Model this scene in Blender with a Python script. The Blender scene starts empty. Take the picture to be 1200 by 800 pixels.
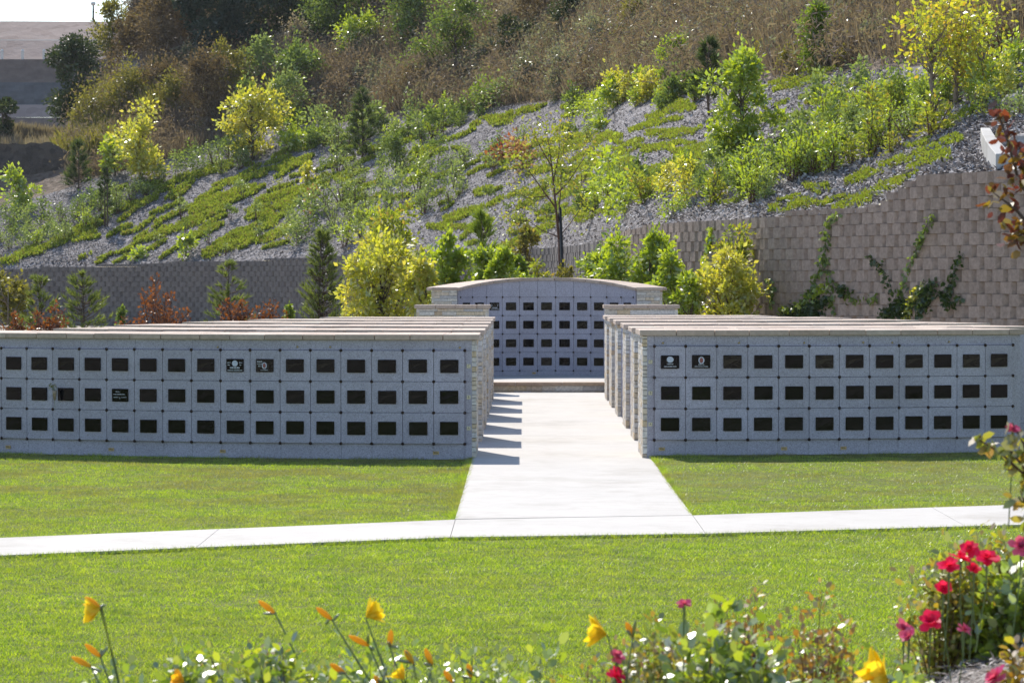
import bpy, math, random
import numpy as np
from mathutils import Vector, Matrix, noise

rng = np.random.default_rng(7)
random.seed(7)
SC = bpy.context.scene
COL = SC.collection
PI = math.pi
HAZE = .0001
EYE = 1.75; F = 3500.0; CX = 615.0; HY = 330.0      # survey constants used to lay the site out in metres

def at(px, y, d):
    return np.array([(px-CX)/F*d, d, EYE+(HY-y)/F*d])

# ------------------------------------------------------------------ materials
def new_mat(name):
    m = bpy.data.materials.new(name); m.use_nodes = True
    nt = m.node_tree; nt.nodes.clear()
    out = nt.nodes.new('ShaderNodeOutputMaterial')
    return m, nt, out
def N(nt, t, **kw):
    n = nt.nodes.new(t)
    for k, v in kw.items():
        if k in n.inputs: n.inputs[k].default_value = v
        else: setattr(n, k, v)
    return n
def ramp(nt, fac, stops, interp='LINEAR'):
    r = nt.nodes.new('ShaderNodeValToRGB'); cr = r.color_ramp; cr.interpolation = interp
    while len(cr.elements) < len(stops): cr.elements.new(0.5)
    for e, (p, c) in zip(cr.elements, stops):
        e.position = p; e.color = (*c, 1)
    nt.links.new(fac, r.inputs[0]); return r.outputs[0]
def mixc(nt, fac, a, b, mode='MIX'):
    m = nt.nodes.new('ShaderNodeMix'); m.data_type = 'RGBA'; m.blend_type = mode
    for s, v in ((0, fac), (6, a), (7, b)):
        if hasattr(v, 'links'): nt.links.new(v, m.inputs[s])
        elif s == 0: m.inputs[0].default_value = v
        else: m.inputs[s].default_value = (*v, 1)
    return m.outputs[2]
def coords(nt): return N(nt, 'ShaderNodeTexCoord').outputs['Object']
def geopos(nt): return N(nt, 'ShaderNodeNewGeometry').outputs['Position']
def tex_noise(nt, vec, scale, detail=4, rough=.6):
    n = N(nt, 'ShaderNodeTexNoise', Scale=scale, Detail=detail, Roughness=rough)
    nt.links.new(vec, n.inputs['Vector']); return n.outputs['Fac']
def tex_vor(nt, vec, scale, out='Color'):
    n = N(nt, 'ShaderNodeTexVoronoi', Scale=scale); nt.links.new(vec, n.inputs['Vector']); return n.outputs[out]
def bump(nt, h, strength, dist):
    b = N(nt, 'ShaderNodeBump', Strength=strength, Distance=dist); nt.links.new(h, b.inputs['Height']); return b.outputs['Normal']
def principled(nt, out, color, rough=.7, normal=None, spec=.5, metal=0):
    p = N(nt, 'ShaderNodeBsdfPrincipled', Roughness=rough, Metallic=metal)
    p.inputs['Specular IOR Level'].default_value = spec
    if hasattr(color, 'links'): nt.links.new(color, p.inputs['Base Color'])
    else: p.inputs['Base Color'].default_value = (*color, 1)
    if normal is not None: nt.links.new(normal, p.inputs['Normal'])
    nt.links.new(p.outputs[0], out.inputs[0]); return p

def simple(name, color, rough=.6, var=.25, scale=20, spec=.5, metal=0):
    m, nt, out = new_mat(name)
    n = tex_noise(nt, coords(nt), scale)
    c = tuple(color)
    col = ramp(nt, n, [(.3, tuple(v*(1-var) for v in c)), (.7, tuple(min(1, v*(1+var)) for v in c))])
    principled(nt, out, col, rough, bump(nt, n, .2, .01), spec, metal)
    return m

def leaf_mat(name, stops, transl=.45, gloss=.12, rough=.35, big=1.2):
    m, nt, out = new_mat(name)
    g = N(nt, 'ShaderNodeNewGeometry')
    k = len(stops)
    col = ramp(nt, g.outputs['Random Per Island'], [(i/max(1, k-1), c) for i, c in enumerate(stops)])
    n = tex_noise(nt, g.outputs['Position'], big, 2)
    col = mixc(nt, .35, col, ramp(nt, n, [(.3, stops[0]), (.7, stops[-1])]))
    d = N(nt, 'ShaderNodeBsdfDiffuse'); t = N(nt, 'ShaderNodeBsdfTranslucent'); s = N(nt, 'ShaderNodeBsdfGlossy', Roughness=rough)
    nt.links.new(col, d.inputs[0])
    tc = mixc(nt, 1.0, col, (1.35, 1.3, .7), 'MULTIPLY')
    nt.links.new(tc, t.inputs[0])
    a = N(nt, 'ShaderNodeMixShader'); a.inputs[0].default_value = transl
    nt.links.new(d.outputs[0], a.inputs[1]); nt.links.new(t.outputs[0], a.inputs[2])
    b = N(nt, 'ShaderNodeMixShader'); b.inputs[0].default_value = gloss
    nt.links.new(a.outputs[0], b.inputs[1]); nt.links.new(s.outputs[0], b.inputs[2])
    s.inputs[0].default_value = (.9, .9, .9, 1)
    nt.links.new(b.outputs[0], out.inputs[0]); return m

M = {}
# granite
def granite(name, tint):
    m, nt, out = new_mat(name)
    c = geopos(nt)
    s1 = tex_noise(nt, c, 260, 2, .7); s2 = tex_vor(nt, c, 150)
    sep = N(nt, 'ShaderNodeSeparateColor'); nt.links.new(s2, sep.inputs[0])
    col = ramp(nt, sep.outputs[0], [(0, tuple(v*.35 for v in tint)), (.2, tuple(v*.75 for v in tint)), (.55, tint), (1, tuple(min(1, v*1.35) for v in tint))])
    col = mixc(nt, .4, col, ramp(nt, s1, [(.35, tuple(v*.5 for v in tint)), (.65, tuple(min(1, v*1.3) for v in tint))]))
    st = tex_noise(nt, c, 1.4, 5)
    col = mixc(nt, 1.0, col, ramp(nt, st, [(.3, (.86, .85, .84)), (.65, (1.03, 1.03, 1.03))]), 'MULTIPLY')
    g = N(nt, 'ShaderNodeNewGeometry'); oi = N(nt, 'ShaderNodeObjectInfo')
    col = mixc(nt, 1.0, col, ramp(nt, oi.outputs['Random'], [(0, (.93, .93, .93)), (1, (1.06, 1.06, 1.06))]), 'MULTIPLY')
    principled(nt, out, col, .38, None, .5); return m
M['granite'] = granite('granite', (.40, .385, .46))
M['plaque'] = simple('plaque_black', (.004, .004, .005), .05, .2, 6, .2)
M['rosette'] = simple('rosette_bronze', (.035, .02, .015), .4, .4, 60, .5, .6)
M['joint'] = simple('joint_dark', (.05, .045, .04), .8)
M['bedding'] = simple('sandy_joint', (.22, .18, .14), .9)
M['brass'] = simple('brass', (.45, .33, .16), .4, .3, 40, .5, .5)
M['cream'] = simple('cream_plate', (.62, .56, .38), .5, .1, 40)
M['ink'] = simple('dark_lettering', (.02, .02, .02), .6)
M['engraving'] = simple('pale_engraving', (.5, .52, .55), .6, .3, 90)
M['portrait'] = simple('portrait_oval', (.5, .54, .62), .35, .3, 120)
M['portrait_red'] = simple('portrait_figure', (.25, .07, .06), .4, .4, 120)

def island_mat(name, stops, rough=.85, nscale=30, bstr=.5, bdist=.01, nmix=.35):
    m, nt, out = new_mat(name)
    g = N(nt, 'ShaderNodeNewGeometry')
    k = len(stops)
    col = ramp(nt, g.outputs['Random Per Island'], [(i/(k-1), c) for i, c in enumerate(stops)])
    n = tex_noise(nt, g.outputs['Position'], nscale, 5, .65)
    col = mixc(nt, 1.0, col, ramp(nt, n, [(.3, (1-nmix,)*3), (.7, (1+nmix*.5,)*3)]), 'MULTIPLY')
    principled(nt, out, col, rough, bump(nt, n, bstr, bdist), .3); return m
M['ledger'] = island_mat('ledger_stone', [(.52, .46, .38), (.66, .61, .55), (.60, .47, .30), (.70, .66, .59), (.48, .47, .47), (.64, .52, .35), (.60, .57, .55), (.72, .68, .61), (.52, .38, .24)], .85, 25, .6, .012)
M['capstone'] = island_mat('sandstone_cap', [(.45, .34, .265), (.53, .42, .34), (.43, .335, .27), (.55, .45, .37), (.49, .37, .295)], .8, 18, .3, .006, .2)
M['block'] = island_mat('split_face_block', [(.355, .27, .218), (.40, .305, .25), (.37, .282, .23), (.335, .255, .208), (.39, .298, .245)], .95, 14, .8, .02, .3)
M['blockfar'] = island_mat('split_face_block_grey', [(.165, .145, .14), (.205, .18, .17), (.18, .16, .152)], .95, 14, .8, .02, .3)
M['coping'] = island_mat('step_coping', [(.36, .26, .18), (.42, .31, .22), (.39, .28, .2)], .8, 18, .3, .006, .2)

def concrete(name, base):
    m, nt, out = new_mat(name)
    c = geopos(nt)
    n1 = tex_noise(nt, c, 1.1, 6, .65); n2 = tex_noise(nt, c, 90, 3, .7); n3 = tex_noise(nt, c, 6, 5, .6)
    col = ramp(nt, n1, [(.25, tuple(v*.88 for v in base)), (.7, base)])
    col = mixc(nt, 1.0, col, ramp(nt, n2, [(.3, (.9, .9, .9)), (.7, (1.05, 1.05, 1.05))]), 'MULTIPLY')
    col = mixc(nt, 1.0, col, ramp(nt, n3, [(.25, (.92, .91, .9)), (.5, (1, 1, 1))]), 'MULTIPLY')
    n4 = tex_noise(nt, c, .45, 6, .75); col = mixc(nt, 1.0, col, ramp(nt, n4, [(.33, (.80, .78, .75)), (.5, (1, 1, 1))]), 'MULTIPLY')
    principled(nt, out, col, .85, bump(nt, n2, .25, .003), .3); return m
M['concrete'] = concrete('pale_concrete', (.51, .48, .445))
M['curb'] = concrete('curb_concrete', (.55, .53, .50))

def soil(name, stops, scale, bs=.6, bd=.05, sc2=.3, stops2=None):
    m, nt, out = new_mat(name)
    c = geopos(nt)
    v = tex_vor(nt, c, scale); sep = N(nt, 'ShaderNodeSeparateColor'); nt.links.new(v, sep.inputs[0])
    col = ramp(nt, sep.outputs[0], [(i/(len(stops)-1), s) for i, s in enumerate(stops)])
    n = tex_noise(nt, c, sc2, 5, .65)
    if stops2: col = mixc(nt, 1.0, col, ramp(nt, n, stops2), 'MULTIPLY')
    hb = tex_noise(nt, c, scale*.8, 4, .7)
    principled(nt, out, col, .95, bump(nt, hb, bs, bd), .2); return m
M['mulch'] = soil('grey_mulch', [(.10, .09, .093), (.22, .205, .21), (.16, .15, .153), (.32, .30, .31), (.12, .11, .11), (.25, .235, .24)], 6.5, .35, .06, .5,
                  [(.3, (.82, .78, .74)), (.6, (1.0, .99, .99))])
M['scrub'] = soil('scrub_soil', [(.11, .085, .065), (.20, .16, .125), (.15, .115, .09), (.26, .21, .17)], 5, 1, .15, .12,
                  [(.3, (.62, .60, .58)), (.65, (1.1, 1.05, 1.0))])
M['lawnsoil'] = soil('lawn_soil', [(.09, .11, .02), (.14, .16, .03), (.11, .12, .03)], 30, .6, .02, .6, [(.3, (.8, .8, .7)), (.7, (1.1, 1.1, 1))])
M['ground'] = soil('bare_ground', [(.30, .26, .22), (.38, .33, .28), (.26, .23, .19)], 4, .6, .05, .08, [(.3, (.7, .7, .7)), (.7, (1.1, 1.1, 1))])
M['bedmulch'] = soil('bed_mulch', [(.13, .11, .10), (.28, .25, .23), (.42, .39, .37), (.2, .17, .15)], 60, 1, .02, 2, [(.3, (.8, .78, .76)), (.7, (1.1, 1.1, 1.1))])
M['terrace'] = soil('terrace_soil', [(.24, .185, .165), (.32, .26, .235), (.28, .22, .20)], 1.2, .5, .2, .06, [(.3, (.8, .78, .76)), (.7, (1.08, 1.05, 1.03))])
M['terracewall'] = island_mat('terrace_wall_block', [(.17, .125, .105), (.195, .145, .12)], .95, .8, .3, .1, .3)
M['terracegrey'] = island_mat('terrace_wall_grey', [(.10, .10, .105), (.12, .12, .125)], .95, .8, .3, .1, .3)
M['mound'] = soil('mound_earth', [(.07, .055, .045), (.12, .095, .075), (.09, .07, .055)], 4, 1, .15, .2, [(.3, (.7, .7, .7)), (.7, (1.1, 1.1, 1.1))])
M['cliff'] = soil('pale_cliff', [(.24, .20, .17), (.33, .28, .24), (.28, .23, .2)], 2.2, 1, .3, .25, [(.3, (.7, .7, .7)), (.7, (1.1, 1.1, 1.1))])
M['rock'] = soil('rock', [(.40, .36, .33), (.52, .48, .45)], 3, .8, .1, .8, [(.3, (.8, .8, .8)), (.7, (1.1, 1.1, 1.1))])
M['bark'] = simple('bark', (.11, .08, .06), .9, .35, 12)
M['barkpale'] = simple('bark_pale', (.24, .19, .15), .9, .3, 12)
M['stake'] = simple('black_stake', (.012, .012, .014), .5)
M['twig'] = simple('reddish_twig', (.12, .06, .045), .8, .3, 30)
M['greenstem'] = simple('green_stem', (.12, .17, .05), .6, .3, 40)
M['whitepost'] = simple('white_post', (.6, .58, .55), .6)
M['vase'] = simple('vase_bronze', (.32, .25, .18), .4, .3, 60, .5, .3)

# leaves
L = {}
def lm(k, stops, **kw): L[k] = leaf_mat('leaves_'+k, stops, **kw)
lm('yellow', [(.26, .32, .02), (.54, .55, .03), (.66, .64, .05), (.42, .48, .03), (.62, .50, .12)], transl=.55)
lm('lime', [(.17, .26, .015), (.38, .48, .02), (.52, .58, .03), (.25, .35, .02)], transl=.55)
lm('green', [(.09, .14, .035), (.19, .265, .055), (.29, .36, .08), (.13, .195, .045)], gloss=.05)
lm('sage', [(.14, .20, .06), (.26, .34, .10), (.38, .45, .17), (.20, .26, .08)], gloss=.06)
lm('greysage', [(.12, .13, .09), (.20, .21, .15), (.27, .28, .20)], gloss=.05)
lm('dark', [(.03, .048, .02), (.055, .08, .03), (.09, .12, .04)], transl=.25, gloss=.03)
lm('euc', [(.026, .046, .034), (.048, .075, .055), (.08, .11, .075)], transl=.2, gloss=.03)
lm('olive', [(.13, .13, .03), (.24, .22, .04), (.32, .28, .06), (.18, .18, .035)], gloss=.04)
lm('brown', [(.10, .07, .045), (.18, .13, .08), (.24, .18, .11), (.14, .10, .065)], transl=.35, gloss=.02)
lm('tan', [(.22, .18, .14), (.32, .27, .21), (.40, .34, .27)], transl=.3, gloss=.02)
lm('brush', [(.15, .112, .09), (.25, .192, .158), (.33, .265, .22), (.19, .145, .12)], transl=.3, gloss=.004, big=.35)
lm('brushpale', [(.20, .165, .135), (.27, .225, .185), (.33, .285, .235)], transl=.3, gloss=.004)
lm('rust', [(.10, .035, .015), (.24, .075, .02), (.34, .11, .02), (.08, .035, .02)], gloss=.05)
lm('redleaf', [(.22, .035, .025), (.36, .09, .04), (.30, .15, .06)], gloss=.04)
lm('peach', [(.38, .25, .13), (.47, .32, .19), (.40, .2, .1)], gloss=.03)
lm('pine', [(.09, .13, .03), (.16, .21, .045), (.24, .28, .07)], transl=.4, gloss=.04)
lm('pinedark', [(.04, .07, .02), (.075, .115, .03), (.12, .16, .045)], transl=.35, gloss=.04)
lm('pinebright', [(.12, .19, .02), (.22, .31, .03), (.30, .38, .05)], transl=.4, gloss=.04)
lm('mixed', [(.16, .25, .02), (.33, .43, .03), (.44, .46, .05), (.23, .34, .03), (.26, .36, .03), (.42, .26, .06)], gloss=.05)
lm('sycamore', [(.16, .26, .02), (.50, .54, .03), (.62, .62, .04), (.32, .44, .03), (.60, .58, .04), (.50, .26, .05)], gloss=.06, transl=.55)
lm('cover', [(.18, .25, .03), (.30, .37, .045), (.38, .43, .07), (.23, .30, .035)], gloss=.02, transl=.4, big=.6)
lm('coverbrown', [(.18, .15, .07), (.24, .21, .07), (.2, .22, .04)], gloss=.02)
lm('ivy', [(.025, .05, .012), (.055, .095, .02), (.09, .14, .025)], gloss=.05)
lm('glossy', [(.05, .10, .015), (.18, .29, .02), (.40, .50, .02), (.10, .17, .02), (.60, .64, .03), (.26, .36, .02)], gloss=.2, rough=.4, transl=.55)
lm('rose', [(.09, .13, .025), (.22, .28, .03), (.36, .30, .03), (.38, .14, .03), (.15, .20, .03), (.46, .47, .03)], gloss=.16, rough=.42, transl=.5)
lm('rosered', [(.18, .07, .025), (.36, .13, .025), (.46, .28, .03), (.24, .28, .03), (.26, .06, .03), (.44, .42, .03)], gloss=.13, rough=.42, transl=.5)
lm('crape', [(.08, .018, .015), (.17, .035, .018), (.32, .28, .02), (.07, .03, .02), (.28, .06, .02), (.12, .02, .018)], gloss=.06, rough=.4)
lm('petalred', [(.80, .02, .12), (.85, .035, .17), (.70, .015, .08)], gloss=.02)
lm('petalpink', [(.62, .10, .24), (.72, .2, .36), (.58, .05, .22)], gloss=.02)
lm('petalyellow', [(.84, .66, .03), (.88, .74, .05), (.82, .58, .03)], gloss=.02)
lm('petalorange', [(.80, .46, .015), (.85, .55, .03), (.74, .36, .02)], gloss=.02)

def grass_mat():
    m, nt, out = new_mat('lawn_grass')
    g = N(nt, 'ShaderNodeNewGeometry')
    col = ramp(nt, g.outputs['Random Per Island'], [(0, (.13, .19, .010)), (.35, (.305, .40, .014)), (.7, (.45, .54, .02)), (.93, (.52, .58, .05)), (1, (.64, .59, .26))])
    n = tex_noise(nt, g.outputs['Position'], .9, 5, .7)
    dry = ramp(nt, n, [(.44, (0, 0, 0)), (.56, (1, 1, 1))])
    sx = N(nt, 'ShaderNodeSeparateXYZ'); nt.links.new(g.outputs['Position'], sx.inputs[0])
    mr = N(nt, 'ShaderNodeMapRange'); nt.links.new(sx.outputs['Y'], mr.inputs['Value'])
    mr.inputs['From Min'].default_value = 20; mr.inputs['From Max'].default_value = 25; mr.inputs['To Min'].default_value = .22; mr.inputs['To Max'].default_value = .8
    mul = N(nt, 'ShaderNodeMath', operation='MULTIPLY'); nt.links.new(dry, mul.inputs[0]); nt.links.new(mr.outputs[0], mul.inputs[1])
    col = mixc(nt, mul.outputs[0], col, (.30, .245, .09))
    n2 = tex_noise(nt, g.outputs['Position'], 3.5, 4, .7)
    col = mixc(nt, 1.0, col, ramp(nt, n2, [(.3, (.56, .66, .62)), (.7, (1.2, 1.13, 1.0))]), 'MULTIPLY')
    d = N(nt, 'ShaderNodeBsdfDiffuse'); t = N(nt, 'ShaderNodeBsdfTranslucent'); s = N(nt, 'ShaderNodeBsdfGlossy', Roughness=.42)
    nt.links.new(col, d.inputs[0]); nt.links.new(mixc(nt, 1.0, col, (1.25, 1.35, .6), 'MULTIPLY'), t.inputs[0])
    a = N(nt, 'ShaderNodeMixShader'); a.inputs[0].default_value = .55
    nt.links.new(d.outputs[0], a.inputs[1]); nt.links.new(t.outputs[0], a.inputs[2])
    b = N(nt, 'ShaderNodeMixShader'); b.inputs[0].default_value = .10
    nt.links.new(a.outputs[0], b.inputs[1]); nt.links.new(s.outputs[0], b.inputs[2]); nt.links.new(b.outputs[0], out.inputs[0])
    return m
M['grass'] = grass_mat()

# ------------------------------------------------------------------ mesh helpers
def mesh_np(name, V, Fc, mats, mi=None, smooth=False):
    """V (n,3); Fc (m,k) uniform polygons"""
    V = np.asarray(V, dtype=np.float32); Fc = np.asarray(Fc, dtype=np.int32)
    me = bpy.data.meshes.new(name)
    k = Fc.shape[1]
    me.vertices.add(len(V)); me.vertices.foreach_set('co', V.ravel())
    me.loops.add(Fc.size); me.loops.foreach_set('vertex_index', Fc.ravel())
    me.polygons.add(len(Fc)); me.polygons.foreach_set('loop_start', np.arange(0, Fc.size, k, dtype=np.int32))
    me.polygons.foreach_set('loop_total', np.full(len(Fc), k, dtype=np.int32))
    for m in (mats if isinstance(mats, (list, tuple)) else [mats]): me.materials.append(m)
    if mi is not None: me.polygons.foreach_set('material_index', np.asarray(mi, dtype=np.int32))
    if smooth: me.polygons.foreach_set('use_smooth', np.ones(len(Fc), dtype=bool))
    me.update(calc_edges=True); me.validate()
    return me

class MB:
    """collects polygons of any size"""
    def __init__(s): s.v = []; s.f = []; s.mi = []
    def add(s, vs, fs, mi=0):
        o = len(s.v); s.v += [tuple(map(float, v)) for v in vs]; s.f += [tuple(i+o for i in f) for f in fs]; s.mi += [mi]*len(fs)
    def prism(s, p, mi=0):
        """p: 8 pts, bottom 4 (ccw) then top 4"""
        s.add(p, [(3, 2, 1, 0), (4, 5, 6, 7), (0, 1, 5, 4), (1, 2, 6, 5), (2, 3, 7, 6), (3, 0, 4, 7)], mi)
    def box(s, x0, x1, y0, y1, z0, z1, mi=0):
        s.prism([(x0, y0, z0), (x1, y0, z0), (x1, y1, z0), (x0, y1, z0), (x0, y0, z1), (x1, y0, z1), (x1, y1, z1), (x0, y1, z1)], mi)
    def tube(s, pts, radii, n=6, mi=0, cap=True):
        pts = [Vector(p) for p in pts]; rings = []
        for i, p in enumerate(pts):
            t = (pts[min(i+1, len(pts)-1)]-pts[max(i-1, 0)]).normalized()
            a = t.orthogonal().normalized() if abs(t.z) > .99 else Vector((0, 0, 1)).cross(t).normalized()
            b = t.cross(a)
            rings.append([p+float(radii[i])*(math.cos(2*PI*k/n)*a+math.sin(2*PI*k/n)*b) for k in range(n)])
        vs = [q for r in rings for q in r]
        fs = [(i*n+k, i*n+(k+1) % n, (i+1)*n+(k+1) % n, (i+1)*n+k) for i in range(len(pts)-1) for k in range(n)]
        if cap: fs += [tuple(range(n-1, -1, -1)), tuple((len(pts)-1)*n+k for k in range(n))]
        s.add(vs, fs, mi)
    def mesh(s, name, mats, smooth=False):
        me = bpy.data.meshes.new(name); me.from_pydata(s.v, [], s.f)
        for m in (mats if isinstance(mats, (list, tuple)) else [mats]): me.materials.append(m)
        me.polygons.foreach_set('material_index', s.mi)
        if smooth: me.polygons.foreach_set('use_smooth', [True]*len(s.f))
        me.update(); return me

def link(name, me, parent=None, loc=(0, 0, 0), rz=0, **props):
    o = bpy.data.objects.new(name, me); COL.objects.link(o)
    o.location = loc; o.rotation_euler = (0, 0, rz)
    if parent is not None: o.parent = parent
    for k, v in props.items(): o[k] = v
    return o
def thing(name, label, cat, loc=(0, 0, 0), rz=0, group=None):
    o = link(name, None, None, loc, rz, label=label, category=cat)
    if group: o['group'] = group
    return o
def bevel(me, w, seg=1):
    import bmesh
    bm = bmesh.new(); bm.from_mesh(me)
    bmesh.ops.bevel(bm, geom=bm.edges[:], offset=w, segments=seg, affect='EDGES', profile=.5)
    bm.to_mesh(me); bm.free(); return me

# ------------------------------------------------------------------ leaves & plants
def rand_unit(n):
    v = rng.normal(size=(n, 3)); return v/np.linalg.norm(v, axis=1, keepdims=True)
def leaf_polys(P, size, k=4, up=.3, asp=.55, dirs=None, jit=.35):
    """leaf blades at points P; returns V,F (k=4 diamond, k=6 rounded)"""
    n = len(P)
    ax = rand_unit(n)
    if dirs is not None: ax = ax*.6+dirs; ax /= np.linalg.norm(ax, axis=1, keepdims=True)
    nr = rand_unit(n); nr[:, 2] += up
    sd = np.cross(ax, nr); sd /= np.linalg.norm(sd, axis=1, keepdims=True)+1e-9
    nn = np.cross(sd, ax)
    s = size*(1+jit*rng.uniform(-1, 1, size=(n, 1)))
    w = s*asp*.5
    if k == 4:
        pts = [P, P+ax*s*.45+sd*w+nn*s*.08, P+ax*s, P+ax*s*.45-sd*w+nn*s*.08]
    else:
        pts = [P, P+ax*s*.28+sd*w*.85+nn*s*.06, P+ax*s*.68+sd*w*.9+nn*s*.05, P+ax*s-nn*s*.05, P+ax*s*.68-sd*w*.9+nn*s*.05, P+ax*s*.28-sd*w*.85+nn*s*.06]
    V = np.stack(pts, 1).reshape(-1, 3)
    return V, np.arange(n*k).reshape(n, k)
def needle_polys(P, D, length, width):
    n = len(P)
    sd = np.cross(D, rand_unit(n)); sd /= np.linalg.norm(sd, axis=1, keepdims=True)+1e-9
    l = length*rng.uniform(.7, 1.2, size=(n, 1))
    V = np.stack([P-sd*width, P+sd*width, P+D*l], 1).reshape(-1, 3)
    return V, np.arange(n*3).reshape(n, 3)

def stems_mb(h, w, ns, lean=.5, r=.012):
    """multi stem shrub; returns MB and list of stem point arrays"""
    mb = MB(); stems = []
    for i in range(ns):
        a = rng.uniform(0, 2*PI); q = rng.uniform(.05, 1)**.7*w*.5
        hh = h*rng.uniform(.55, 1.0)*(1-.35*(q/(w*.5+1e-6))**2)
        b = np.array([math.cos(a), math.sin(a), 0])
        p = [np.array([0, 0, -.06])+b*.06*w, b*q*.45+np.array([0, 0, hh*.45])+rng.normal(size=3)*.03*h, b*q+np.array([0, 0, hh])]
        ts = np.linspace(0, 1, 6)[:, None]
        c = (1-ts)**2*p[0]+2*ts*(1-ts)*p[1]+ts**2*p[2]
        mb.tube(c, [r*(1-.8*t) for t in np.linspace(0, 1, 6)], 4)
        stems.append(c)
    return mb, stems
def shrub_mesh(name, h, w, mat, nl, ls, ns=9, lo=.2, spread=.1, k=4, twig=None, asp=.55, stem_r=None, up=.7):
    mb, stems = stems_mb(h, w, ns, r=stem_r or .012*h+.004)
    per = nl//ns
    P = []; D = []
    for c in stems:
        t = lo+(1-lo)*rng.uniform(0, 1, per)**.8
        idx = t*5; i0 = np.minimum(idx.astype(int), 4); f = (idx-i0)[:, None]
        q = c[i0]*(1-f)+c[i0+1]*f
        off = rng.normal(size=(per, 3))*spread*(.5+.6*(1-t))[:, None]*np.array([1, 1, .8])
        P.append(q+off); o = off/(np.linalg.norm(off, axis=1, keepdims=True)+1e-6); o[:, 2] += .6; D.append(o)
    P = np.concatenate(P); D = np.concatenate(D)
    P[:, 2] = np.maximum(P[:, 2], .03)
    V, Fq = leaf_polys(P, ls, k, up=up, dirs=D, asp=asp)
    return mb, V, Fq
def merge_two(name, mb, V, Fq, mats):
    """stems and leaves of a small plant as one mesh with two materials"""
    n0 = len(mb.v)
    me = bpy.data.meshes.new(name)
    me.from_pydata(mb.v+[tuple(v) for v in V.tolist()], [], mb.f+[tuple(i+n0 for i in f) for f in Fq.tolist()])
    for m in mats: me.materials.append(m)
    me.polygons.foreach_set('material_index', [0]*len(mb.f)+[1]*len(Fq)); me.update(); return me

def crown_tree(h, w, nl, ls, k=4, trunk_h=.35, nclump=16, crad=.2, shape='round', dens_top=1, r0=None, asp=.6, low=.2, soft=True):
    """trunk with limbs to clumps; returns trunk MB, leaf V,F. crown occupies z low*h..h"""
    mb = MB()
    lean = rng.normal(size=2)*.03*h
    r0 = r0 or .018*h+.01
    tp = [(0, 0, -.1), (lean[0]*.3, lean[1]*.3, h*.3), (lean[0], lean[1], h*.62), (lean[0]*1.1, lean[1]*1.1, h*.9)]
    mb.tube(tp, [r0, r0*.8, r0*.45, r0*.12], 7)
    cs = []
    for i in range(nclump):
        for _ in range(20):
            t = rng.uniform(0, 1)
            z = low+(1-low)*t
            if shape == 'round': rr = math.sqrt(max(0, 1-(2*t-.85)**2/1.35))
            elif shape == 'column': rr = min(1, 2.2*(1-t)+.25)*min(1, .5+2*t)
            elif shape == 'cone': rr = (1-t)*.95+.06
            elif shape == 'vase': rr = .35+.65*t if t < .8 else 1-.9*(t-.8)/.2*.6
            else: rr = 1
            a = rng.uniform(0, 2*PI); q = rr*rng.uniform(0, 1)**.5*(w*.5-crad*w*.35)
            if q >= 0: break
        c = np.array([math.cos(a)*q, math.sin(a)*q, z*h-crad*w*.3*(t > .8)])
        cs.append(c)
        zz = max(h*trunk_h*.7, c[2]-.35*h*rng.uniform(.5, 1)); f = min(1, zz/(h*.62))
        b = Vector((lean[0]*f, lean[1]*f, zz)); mid = (b+Vector(c))*.5+Vector((0, 0, -.03*h))
        mb.tube([b, mid, Vector(c)], [r0*.35, r0*.22, r0*.06], 4)
    cs = np.array(cs)
    if nclump > 9: cs = cs[rng.uniform(0, 1, len(cs)) > .16]; nclump = len(cs)
    cs[:, :2] *= (1+.35*np.sin(np.arctan2(cs[:, 1], cs[:, 0])*2+rng.uniform(0, 6)))[:, None]
    wgt = rng.uniform(.5, 1.5, nclump); wgt /= wgt.sum()
    ci = rng.choice(nclump, nl, p=wgt)
    off = rng.normal(size=(nl, 3))*crad*w*.56*rng.uniform(.45, 1.5, nclump)[ci][:, None]
    if not soft: off = rand_unit(nl)*(rng.uniform(0, 1, (nl, 1))**.5)*crad*w*1.15*rng.uniform(.6, 1.3, nclump)[ci][:, None]
    sh = rng.uniform(0, 1, nl) < (.16 if soft else 0); off[sh, 2] = np.abs(off[sh, 2])*2.4; off[sh, :2] *= .45
    off[:, 2] *= .75
    P = cs[ci]+off
    D = off/(np.linalg.norm(off, axis=1, keepdims=True)+1e-6)
    V, Fq = leaf_polys(P, ls, k, dirs=D, asp=asp)
    return mb, V, Fq
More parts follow.
